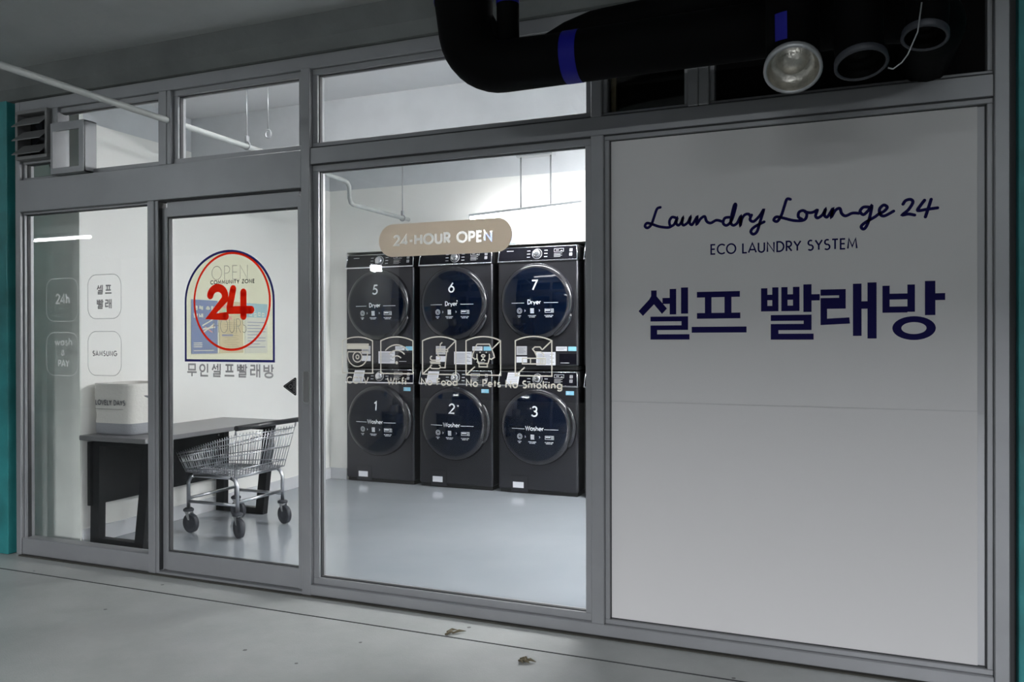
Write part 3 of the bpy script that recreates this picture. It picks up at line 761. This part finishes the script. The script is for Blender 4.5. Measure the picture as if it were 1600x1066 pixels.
# ================================================================== BLACK DUCTS
def elbow(c_, r_, a0, a1, ax, n=10):
    o_ = []
    for k in range(n+1):
        a_ = R(a0+(a1-a0)*k/n); o_.append(Vector(c_)+ax[0]*r_*cos(a_)+ax[1]*r_*sin(a_))
    return o_
X_, Y_, Z_ = Vector((1,0,0)), Vector((0,1,0)), Vector((0,0,1))
du = thing('insulated_duct', (-1.36,-.5,2.84), 'thick black insulated duct bending down and running right above the window', 'duct', 'black insulated ducts')
pts = [(-1.385,-.5,2.838),(-1.36,-.5,2.55)] + elbow((-1.19,-.5,2.47),.165,180,270,(X_,Z_)) + [(-1.0,-.5,2.303),(-.5,-.5,2.305),(.08,-.5,2.305)] + elbow((.08,-.30,2.305),.20,-90,0,(X_,Y_))[1:] + [(.28,.052,2.305)]
MB().tube(pts, [.118,.112]+[.106-.001*k for k in range(11)]+[.093]*(len(pts)-13), 24).build('pipe_run','black',du)
mb = MB(); mb.tube([(-.945,-.5,2.304),(-.885,-.5,2.304)], .0945, 24, cap=False); mb.build('blue_tape','tape',du)
mb = MB(); mb.tube([(-1.366,-.5,2.62),(-1.362,-.5,2.575)], .116, 24, cap=False); mb.build('blue_tape','tape',du)
MB().tube([(-1.178,-.5,2.838),(-1.176,-.5,2.36)], .043, 18).build('branch_pipe','black',du)
mb = MB(); mb.tube([(-1.178,-.5,2.56),(-1.178,-.5,2.535)], .0445, 18, cap=False); mb.build('blue_tape','tape',du)
MB().tube([(-1.33,-.46,2.838),(-1.315,-.46,2.62),(-1.285,-.46,2.52),(-1.24,-.465,2.44),(-1.18,-.47,2.385)], .028, 14).build('hose','black',du)
du = thing('insulated_pipe', (-.6,-.36,2.46), 'long black pipe running right just above and behind the thick duct', 'duct', 'black insulated ducts')
MB().tube([(-1.13,-.37,2.36),(-1.08,-.365,2.40),(-.98,-.36,2.435),(-.88,-.36,2.455),(-.5,-.36,2.475),(.18,-.36,2.48),(.25,-.30,2.48),(.27,.052,2.48)], [.03,.045,.056]+[.062]*5, 16).build('pipe_run','black',du)
du = thing('insulated_duct', (-.12,-.42,2.65), 'black duct along the ceiling at top right above the panel', 'duct', 'black insulated ducts')
MB().tube([(-.40,-.42,2.838),(-.40,-.42,2.78)]+elbow((-.30,-.42,2.755),.10,180,270,(X_,Z_),6)+[(.0,-.42,2.655),(.15,-.42,2.655),(.25,-.42,2.70),(.28,-.42,2.838)], .085, 18).build('pipe_run','black',du)
def exhaust(x,y,z,lean,tapez,label,inner,r_=.080,rim='galv',top=(0,0)):
    e = thing('exhaust_duct', (x,y,2.84), label, 'duct', 'open exhaust ducts above the panel')
    ax = Vector((lean[0],lean[1],-1)).normalized(); end = Vector((x,y,z))
    pts = [Vector((x-lean[0]*.05+top[0],y+top[1],2.838)), Vector((x-lean[0]*.05+top[0]*.8,y+top[1]*.8,2.45)), end-ax*.09, end]
    mb = MB(); mb.tube(pts, [r_*.95,r_*.95,r_,r_], 28, cap=False); mb.build('pipe_run','black',e)
    mt = Matrix.Translation(end) @ ax.to_track_quat('Z','Y').to_matrix().to_4x4()
    MB().lathe([(r_+.004,-.02),(r_+.006,0),(r_-.004,.001),(r_-.004,-.004)], mt, 32).build('rim',rim,e)
    MB().lathe([(r_-.004,-.002),(r_*.9,-.03),(r_*.62,-.06),(r_*.5,-.035),(0,-.03)], mt, 32).build('mouth',inner,e)
    if tapez: 
        z0, zb = pts[2].z, pts[1].z; y0, yb = pts[2].y, pts[1].y; mb = MB(); rows = []
        for z_ in (tapez[0], tapez[1]):
            yc = y0+(z_-z0)/(zb-z0)*(yb-y0); rows.append([Vector((x+dx_, yc-math.sqrt((r_+.002)**2-dx_*dx_), z_)) for dx_ in (-.05,-.041,-.032,-.023,-.014)])
        for k in range(4): mb.face([rows[0][k],rows[0][k+1],rows[1][k+1],rows[1][k]])
        mb.build('blue_tape','tape',e)
    return e
exhaust(-.143,-.74,2.085,(.05,-.80), (2.172,2.25), 'open exhaust duct with shiny silver mouth above the white panel', 'silver')
exhaust(.048,-.74,2.075,(.1,-.35), None, 'black exhaust duct end right of the silver one', 'bpanel', .070, rim='rub')
exhaust(.215,-.74,2.13,(-.1,-.3), None, 'rightmost black exhaust duct near the right jamb', 'bpanel', .058, rim='rub')
wl = MB(); wl.tube([(.20,-.83,2.20),(.19,-.83,2.12),(.165,-.83,2.06),(.15,-.83,2.04),(.128,-.83,2.025),(.115,-.83,2.03)], .0022, 6)
tag(wl.build('loose_wire','galv'), 'loose pale wire hanging among the black ducts at top right', 'wire')

# ================================================================== SIGNS ON GLASS
G = .0432
gp = PY(G)
# open sign: film with the letters cut out
s = thing('open_sign', (-1.73,G,1.74), 'taupe pill shaped 24 hour open sticker on the big window', 'sign')
def pill():
    plate = MB(); xL, xR, z = -2.0, -1.46, 1.742; rr = .078
    outl = E(xR,z,rr,rr,90,-90,20)+E(xL,z,rr,rr,-90,-270,20)
    plate.prism(outl, PY(G-.001), .0012)
    po = plate.build('film','taupe',s)
    cut = MB(); k = 0
    tx, h_, w_, tr_ = -1.994, .0545, .0115, .0085
    for ch in '24-HOUR OPEN':
        gw, pls = GL[ch]
        for pl in pls:
            m_ = MB(); m_.strokes([[(tx+u*h_*.94, 1.714+w_/2+v_*(h_-w_)) for u,v_ in pl]], w_, PY(0))
            # give every stroke its own thickness, staggered so that no two walls coincide
            bmesh.ops.remove_doubles(m_.b, verts=m_.b.verts[:], dist=1e-6)
            k += 1; d_ = .02+.0007*k
            for v_ in m_.b.verts: v_.co.y = G-d_
            ex = bmesh.ops.extrude_face_region(m_.b, geom=m_.b.faces[:])
            for g_ in ex['geom']:
                if isinstance(g_, bmesh.types.BMVert): g_.co.y = G+d_
            bmesh.ops.recalc_face_normals(m_.b, faces=m_.b.faces[:])
            cut.add(m_.b)
        tx += gw*h_*.94+tr_
    co = cut.build('cutter','ink', s, fixn=False)
    md = po.modifiers.new('cut','BOOLEAN'); md.object = co; md.operation='DIFFERENCE'; md.solver='EXACT'; md.use_self=True
    dg = bpy.context.evaluated_depsgraph_get(); me = bpy.data.meshes.new_from_object(po.evaluated_get(dg))
    po.modifiers.clear(); po.data = me; bpy.data.objects.remove(co)
pill()

def icon(kind, x0, x1, label):
    z0, z1, zt = 1.105, 1.262, 1.281; cx = (x0+x1)/2; wd = x1-x0
    s = thing('icon_sticker', (cx,G,z0), label, 'sticker', 'row of pictogram stickers on the big window')
    mb = MB(); w = .0055; hh = zt-z1; rad = (wd*wd/4+hh*hh)/(2*hh); an = math.degrees(math.asin(wd/2/rad))
    mb.strokes([[(x0,z0),(x0,z1)]+E(cx,zt-rad,rad,rad,90+an,90-an,14)+[(x1,z1),(x1,z0),(x0,z0)]], w, gp)
    mb.build('outline','tan',s)
    mb = MB(); U = lambda u,v: (x0+u*wd, z0+v*(z1-z0))
    P = lambda pl: [U(*q) for q in pl]
    st = lambda *pls: mb.strokes([P(pl) for pl in pls], w, gp)
    if kind=='cctv':
        mb.face([gp(*U(u,v)) for u,v in ((.17,.74),(.86,.74),(.86,.9),(.17,.9))]) if False else st([(.16,.90),(.86,.90),(.86,.76),(.16,.76),(.16,.90)])
        for k in range(3): st([(.18,.79+k*.035),(.84,.79+k*.035)])
        st([(.18,.66),(.84,.66)], [(.18,.66)]+E(.5,.56,.33,.36,180,360,16)+[(.84,.66)], E(.5,.5,.15,.16,0,360,18), E(.5,.5,.05,.06,0,360,10))
    if kind=='wifi':
        for r_ in (.18,.33,.48): st(E(.5,.34,r_,r_*1.12,42,138,10))
        st(E(.5,.33,.025,.03,0,360,8))
    if kind in ('food','pets','smoke'):
        st([(1,1),(.74,.74)],[(0,0),(.26,.24)])
    if kind=='food':
        st([(.60,.95),(.54,.90),(.54,.70)],[(.42,.68),(.76,.68),(.76,.74),(.42,.74),(.42,.68)],[(.46,.68),(.48,.52)],[(.73,.68),(.68,.2),(.55,.2)])
        st(rrect(.24,.54,.42,.54,.05,3)+[(.29,.54)],[(.22,.37),(.54,.37)],rrect(.24,.54,.17,.28,.05,3)+[(.29,.28)],[(.24,.33),(.54,.33)])
    if kind=='pets':
        st([(.32,.9),(.68,.9),(.80,.62),(.82,.52),(.74,.46),(.68,.48),(.68,.62)],[(.32,.9),(.2,.62),(.18,.52),(.26,.46),(.32,.48),(.32,.62)],[(.32,.5),(.36,.34),(.64,.34),(.68,.5)],rb(.38,.62,.24,.33))
        st(E(.5,.56,.05,.035,0,360,8),[(.5,.52),(.5,.47),(.44,.42)],[(.5,.47),(.56,.42)],[(.41,.64),(.41,.68)],[(.59,.64),(.59,.68)])
    if kind=='smoke':
        st(rb(.2,.82,.34,.5),[(.42,.34),(.42,.5)],[(.70,.34),(.70,.5)],[(.76,.34),(.76,.5)])
        st([(.74,.74),(.68,.82),(.54,.82),(.48,.76),(.54,.68),(.70,.68),(.78,.62),(.78,.56)],[(.54,.68),(.60,.54)])
    mb.build('pictogram','tan',s)
    return s, cx
for k,x0,x1,tx,lbl,zb in (('cctv',-2.287,-2.115,'CCTV','camera pictogram sticker, leftmost of the row on the window',1.052),('wifi',-2.069,-1.893,'Wi-fi','wireless arcs pictogram sticker on the big window',1.051),
      ('food',-1.841,-1.667,'No Food','struck out food and drink pictogram sticker on the window',1.052),('pets',-1.614,-1.441,'No Pets','struck out dog face pictogram sticker on the big window',1.050),('smoke',-1.369,-1.195,'No Smoking','struck out cigarette pictogram sticker, last of the row',1.048)):
    s, cx = icon(k,x0,x1,lbl)
    mb = MB(); text(mb, tx, cx, zb, .036, .0062, gp, tr=.0055); mb.build('lettering','tan',s)

# arched film on the door
a = thing('arch_sticker', (-2.99,G,1.16), 'cream arch film with navy border and red ring on the door', 'sticker')
xa, xb, zb_ = -3.285, -2.702, 1.158
arch = [(xa,zb_),(xa,1.47)]+E((xa+xb)/2,1.47,(xb-xa)/2,.265,180,0,36)+[(xb,zb_)]
MB().prism(arch, PY(G), .0006).build('film','creamf',a)
mb = MB(); mb.strokes([arch+[(xa,zb_)]], .013, PY(G-.0008)); mb.build('border','rednv',a)
mb = MB(); mb.strokes([E(-2.975,1.470,.249,.254,0,360,64)], .012, PY(G-.0012)); mb.build('ring','red',a)
mb = MB(); text(mb,'OPEN',-2.985,1.585,.074,.003,PY(G-.0010),tr=.010,sx=.98); text(mb,'HOURS',-2.985,1.305,.074,.0025,PY(G-.0010),tr=.008,sx=.72); mb.build('thin_lettering','greyv',a)
mb = MB(); text(mb,'COMMUNITY ZONE',-2.968,1.562,.022,.0042,PY(G-.0014),tr=.0048,sx=1.02); mb.build('small_lettering','blk',a)
mb = MB()
def rt(u,v): return PY(G-.0018)(u,v)
mb.strokes([E(-3.065,1.497,.050,.046,170,-20,16)+[(-3.113,1.393),(-3.012,1.393)]], .043, rt, True)
mb.strokes([[(-2.962,1.535),(-2.985,1.440),(-2.985,1.424),(-2.845,1.424)],[(-2.895,1.515),(-2.895,1.392)]], .041, rt, True)
mb.build('numerals','red',a)
# grey Korean line under the arch
s = thing('door_lettering', (-2.985,G,1.068), 'grey Korean lettering on the door under the arch film', 'lettering')
mb = MB(); sy = ['mu','in','sel','peu','ppal','rae','bang']; st_ = .0845
for i,k in enumerate(sy): hangul(mb,k,-3.28+i*st_,-3.28+i*st_+.074,1.068,1.146,.0095,gp)
mb.build('letters','greyv',s)
# triangular door sticker
s = thing('triangle_sticker', (-2.59,G,1.03), 'small black triangular arrow sticker on the door edge', 'sticker')
def tri(k): 
    return [(-2.592+(u+2.592)*k, 1.031+(v-1.031)*k) for u,v in ((-2.644,1.031),(-2.640,1.036),(-2.571,1.077),(-2.564,1.073),(-2.564,.989),(-2.571,.985),(-2.640,1.026))]
MB().prism(tri(1), PY(G), .0008).build('backing','blk',s)
mb = MB(); mb.strokes([tri(.8)+[tri(.8)[0]]], .003, PY(G-.001)); mb.strokes([E(-2.598,1.031,.010,.010,0,360,12)],.003,PY(G-.001))
for k in range(3): mb.strokes([rb(-2.582,-2.572,1.008+k*.018,1.020+k*.018)], .003, PY(G-.001))
mb.build('print','greyv',s)
# rounded stickers on the left window
def rsq(x0,x1,z0,z1,label,om='frost'):
    s = thing('rounded_sticker', ((x0+x1)/2,G,z0), label, 'sticker', 'rounded square stickers on the left window')
    mb = MB(); mb.strokes([rrect(x0,x1,z0,z1,.062,8)+[(x1-.062,z1)]], .0032, gp); mb.build('outline',om,s); return s
s = rsq(-4.010,-3.754,1.390,1.640,'outlined sticker with Korean words, upper right on the left window')
mb = MB(); hangul(mb,'sel',-3.942,-3.885,1.525,1.585,.008,gp); hangul(mb,'peu',-3.879,-3.822,1.525,1.585,.008,gp)
hangul(mb,'ppal',-3.942,-3.885,1.443,1.503,.008,gp); hangul(mb,'rae',-3.879,-3.822,1.443,1.503,.008,gp); mb.build('lettering','greyv',s)
s = rsq(-4.010,-3.754,1.067,1.317,'outlined sticker with a dark capital word, lower right on left window')
mb = MB(); text(mb,'SAMSUNG',-3.880,1.176,.032,.0062,gp,tr=.007,sx=.86); mb.build('lettering','greyv',s)
s = rsq(-4.345,-4.088,1.378,1.628,'pale outlined 24h sticker, upper left on the left window','frostl')
mb = MB(); text(mb,'24h',-4.210,1.478,.062,.0095,gp,tr=.008,sx=.85); mb.build('lettering','frostl',s)
s = rsq(-4.345,-4.088,1.062,1.312,'pale outlined wash and pay sticker, lower left on left window','frostl')
mb = MB(); text(mb,'wash',-4.205,1.236,.046,.007,gp,tr=.008,sx=.95); text(mb,'&',-4.21,1.178,.034,.006,gp); text(mb,'PAY',-4.205,1.112,.042,.0075,gp,tr=.005,sx=.9); mb.build('lettering','frostl',s)

# ================================================================== LETTERING ON THE PANEL
PP = PY(.0284)
def cr(pts, n=5):
    o_ = []
    for i in range(len(pts)-1):
        p0 = pts[max(i-1,0)]; p1 = pts[i]; p2 = pts[i+1]; p3 = pts[min(i+2,len(pts)-1)]
        for k in range(n):
            t_ = k/n
            o_.append(tuple(.5*((2*p1[j])+(-p0[j]+p2[j])*t_+(2*p0[j]-5*p1[j]+4*p2[j]-p3[j])*t_*t_+(-p0[j]+3*p1[j]-3*p2[j]+p3[j])*t_**3) for j in (0,1)))
    o_.append(pts[-1]); return o_
SCR = [[(-709,1818),(-723,1812),(-735,1780),(-747,1748),(-763,1735),(-774,1743),(-766,1755),(-747,1751),(-714,1738),(-677,1732),(-660,1738)],[(-641,1769),(-660,1774),(-671,1758),(-667,1739),(-652,1743),(-639,1769),(-643,1749),(-634,1739),(-623,1749),(-615,1770),(-619,1749),(-612,1738),(-595,1749),(-584,1771),(-588,1748),(-579,1738),(-568,1752),(-557,1769),(-559,1740),(-543,1761),(-527,1769),(-519,1749),(-503,1741),(-480,1751),(-458,1745)],[(-426,1760),(-446,1758),(-453,1738),(-439,1728),(-419,1748),(-403,1804),(-410,1806),(-423,1745),(-414,1727),(-398,1735),(-384,1761),(-386,1725),(-379,1752),(-367,1767),(-353,1768),(-346,1757)],[(-342,1764),(-348,1746),(-334,1738),(-311,1759),(-296,1781),(-310,1733),(-321,1697),(-336,1687),(-345,1699),(-331,1716),(-294,1734)],[(-195,1817),(-208,1818),(-218,1789),(-229,1755),(-244,1733),(-257,1739),(-248,1751),(-225,1746),(-183,1733),(-151,1731),(-137,1740),(-135,1760),(-148,1770),(-163,1764),(-165,1746),(-153,1737)],[(-140,1764),(-123,1760),(-109,1762),(-96,1768),(-102,1747),(-94,1738),(-76,1750),(-66,1770),(-70,1748),(-61,1739),(-50,1753),(-40,1769),(-45,1739),(-31,1763),(-15,1770),(-8,1750),(6,1740),(30,1749),(53,1747)],[(86,1769),(68,1769),(57,1754),(69,1741),(86,1756),(98,1772),(89,1723),(78,1694),(68,1686),(61,1696),(74,1710),(107,1729),(122,1740),(141,1750),(151,1764),(139,1773),(125,1759),(127,1739),(142,1732),(173,1748)],[(205,1772),(214,1785),(231,1788),(238,1776),(223,1750),(203,1732),(223,1734),(244,1729)],[(277,1782),(262,1761),(255,1745),(286,1748),(320,1751)],[(299,1784),(290,1753),(280,1720)]]
s = thing('script_lettering', (-.22,.0284,1.75), 'navy handwritten script lettering at the top of the white panel', 'lettering')
mb = MB(); mb.strokes([cr([(u/1000,v_/1000) for u,v_ in l]) for l in SCR], .0115, PP, True); mb.build('letters','navy',s)
s = thing('capital_lettering', (-.23,.0284,1.61), 'small navy capital lettering under the script on the white panel', 'lettering')
mb = MB(); ww = textw('ECO LAUNDRY SYSTEM',.044,.006); text(mb,'ECO LAUNDRY SYSTEM',-.228,1.611,.044,.0062,PP,tr=.006,sx=.552/ww); mb.build('letters','navy',s)
s = thing('korean_lettering', (-.23,.0284,1.265), 'large bold navy Korean lettering in the middle of the white panel', 'lettering')
# bold syllables drawn as outlines on the 1/2.857 grid of the sign (u right, v down), then sized to the panel
def bar(x0,y0,x1,y1): return [(x0,y0),(x1,y0),(x1,y1),(x0,y1)]
BIG = {
 (108,455,335,688,-.802,-.589,1.266,1.481):[[(165,465),(190,465),(190,492),(236,548),(214,572),(178,528),(128,580),(108,558),(157,505),(165,490)],bar(216,500,248,527),bar(248,460,277,575),bar(298,455,329,572),
   bar(162,584,329,606),bar(300,606,329,632),bar(162,624,329,645),bar(162,645,192,664),bar(162,664,335,688)],
 (345,468,590,657,-.58,-.362,1.294,1.463):[bar(369,470,561,496),bar(405,496,435,567),bar(493,496,524,567),bar(369,567,563,593),bar(345,630,590,657)],
 (655,440,917,688,-.306,-.087,1.265,1.481):[bar(655,453,684,559),bar(706,450,734,559),bar(684,483,706,508),bar(684,534,706,559),bar(747,450,775,559),bar(799,450,828,559),bar(775,483,799,508),bar(775,534,799,559),
   bar(845,440,881,564),bar(881,485,917,513),bar(699,576,881,603),bar(846,603,881,617),bar(699,617,881,645),bar(699,645,734,661),bar(699,661,890,688)],
 (918,432,1172,685,-.086,.116,1.268,1.482):[bar(920,459,1034,487),bar(1004,487,1034,498),bar(920,498,1034,526),bar(1004,515,1034,548),bar(920,526,950,594),[(920,548)]+[(1034,548),(1034,526),(920,526)],[(920,594),(1050,588),(1053,616),(920,622)],bar(1066,436,1104,672),bar(1104,516,1130,550),bar(1130,432,1170,684)],
 (1195,424,1477,690,.133,.345,1.263,1.482):[bar(1197,441,1230,565),bar(1310,438,1344,562),bar(1230,478,1310,505),bar(1230,537,1310,565),bar(1388,424,1434,578),bar(1434,480,1477,511)],
}
mb = MB()
for (u0,v0,u1,v1,x0,x1,z0,z1), polys in BIG.items():
    f = lambda u,v_: PP(x0+(u-u0)/(u1-u0)*(x1-x0), z1-(v_-v0)/(v1-v0)*(z1-z0))
    for k,pl in enumerate(polys): mb.face([f(*q_)+Vector((0,-.00002*k,0)) for q_ in pl])
    if u0==1195:
        n = 40; o_ = [f(*q_) for q_ in E(1339,636,97,54,0,360,n)[:-1]]; i_ = [f(*q_) for q_ in E(1339,636,56,27,0,360,n)[:-1]]
        for k in range(n): mb.face([o_[k],o_[(k+1)%n],i_[(k+1)%n],i_[k]])
mb.build('letters','navy',s)

# ================================================================== POSTERS AND WALL SIGN
def poster(y0,y1,z0,z1,label,name):
    p = thing(name, (-4.349,(y0+y1)/2,z0), label, 'poster', 'posters on the left wall')
    return p, lambda u,v,e=0: Vector((-4.345+e, y0+u*(y1-y0), z0+v*(z1-z0)))
def sheet(p, f, m, u0=0,u1=1,v0=0,v1=1, e=0, nm='sheet'):
    mb = MB(); mb.prism([(u0,v0),(u1,v0),(u1,v1),(u0,v1)], lambda u,v,d_=0: f(u,v,e-d_), .003); return mb.build(nm, m, p)
pblue = mat('poster_blue', (.02,.10,.50), .5); psky = mat('poster_sky', (.22,.50,.80), .5); pbeige = mat('poster_beige', (.62,.50,.38), .6); ppink = mat('poster_pink', (.75,.25,.35), .6); plil = mat('poster_lilac', (.10,.12,.50), .6)
p, f = poster(1.19,1.455,1.166,1.560,'blue payment poster, nearest of three on the left wall','poster')
sheet(p,f,pblue)
mb = MB(); fm = lambda u,v: f(u,v,.0008)
for i,k in enumerate(('gyeol','je','su','dan')): hangul(mb,k,.07+i*.20+(.06 if i>1 else 0),.07+i*.20+.18+(.06 if i>1 else 0),.80,.90,.03,fm)
for i,k in enumerate(('an','nae')): hangul(mb,k,.07+i*.20,.07+i*.20+.18,.66,.76,.03,fm)
for k in range(3): mb.strokes([[(.08,.20-k*.035),(.4,.20-k*.035)]],.014,fm)
mb.strokes([[(.08,.06),(.85,.06)]],.012,fm)
mb.strokes([[(.40,.52),(.80,.64)],[(.42,.46),(.9,.5)],[(.40,.38),(.86,.56)]],.025,fm)
mb.build('print','ink',p)
mb = MB(); mb.strokes([[(.46,.42),(.84,.52)],[(.5,.50),(.78,.40)]],.025,fm); mb.build('pictures',ppink,p)
p, f = poster(1.475,1.735,1.166,1.560,'beige price poster, middle of three on the left wall','poster')
sheet(p,f,pbeige); fm = lambda u,v: f(u,v,.0008)
mb = MB()
for k in range(16): mb.strokes([[(.2+.1*(k%3==0),.06+k*.035),(.8-.08*(k%2),.06+k*.035)]],.008,fm)
mb.build('print',mat('poster_brown',(.3,.2,.13),.7),p)
mb = MB(); mb.strokes([[(.12,.9),(.88,.9)],[(.2,.68),(.5,.68)]],.06,fm); mb.build('heading',ppink,p)
mb = MB(); mb.strokes([[(.12,.80),(.4,.80)],[(.55,.80),(.85,.80)]],.10,fm); mb.build('green_box',mat('poster_mint',(.35,.62,.5),.6),p)
mb = MB(); mb.strokes([[(.1,.345),(.55,.345)]],.035,fm); mb.build('subheading',plil,p)
p, f = poster(1.755,2.02,1.160,1.556,'pale notice poster with sky blue heading, farthest of three','poster')
sheet(p,f,mat('poster_white',(.68,.70,.80),.6)); sheet(p,f,psky,0,1,.72,1,.0005,'heading'); fm = lambda u,v: f(u,v,.002)
mb = MB()
for k in range(9): mb.strokes([[(.1,.62-k*.062),(.9-.25*(k%3==1),.62-k*.062)]],.012,fm)
mb.build('print',plil,p)
mb = MB()
for k,(u,v) in enumerate(((.2,.88),(.38,.86),(.24,.78),(.44,.77),(.62,.79),(.8,.78))): mb.strokes([rb(u-.05,u+.05,v-.025,v+.025)],.016,fm)
mb.build('heading_print','ink',p)
s = thing('wall_sign', (-2.52,2.896,2.09), 'lavender rounded sign on the wall, peeking out behind the open sticker', 'sign')
MB().prism(rrect(-2.80,-2.455,2.06,2.165,.04)[:-1], PY(2.892), .006).build('plate','lav',s)
mb = MB(); P2 = PY(2.8905); mb.strokes([[(-2.53,2.14),(-2.50,2.14)],[(-2.515,2.14),(-2.53,2.115)],[(-2.512,2.13),(-2.50,2.115)],[(-2.535,2.105),(-2.495,2.105)],[(-2.515,2.105),(-2.515,2.115)]],.005,P2); mb.strokes([[(-2.55,2.082),(-2.505,2.082)]],.004,P2); mb.build('print','ink',s)

# ================================================================== LITTER ON THE PASSAGE FLOOR
def tuft(x,y,label,n,sz,rot):
    mb = MB(); random.seed(n)
    for k in range(n):
        a_ = rot+random.uniform(-.5,.5); l_ = sz*random.uniform(.5,1); ox, oy = random.uniform(-.02,.02), random.uniform(-.02,.02)
        mb.tube([(x+ox,y+oy,.003),(x+ox+cos(a_)*l_*.5,y+oy+sin(a_)*l_*.5,.010),(x+ox+cos(a_)*l_,y+oy+sin(a_)*l_,.004)], [.004,.006,.001], 5)
    tag(mb.build('litter_scrap','leaf'), label, 'litter', 'scraps on the passage floor')
tuft(-1.58,-.22,'wispy dry scrap on the floor joint below the big window',4,.09,1.2)
tuft(-1.17,-.36,'crumpled brown scrap on the floor in front of the mullion',7,.05,-.2)
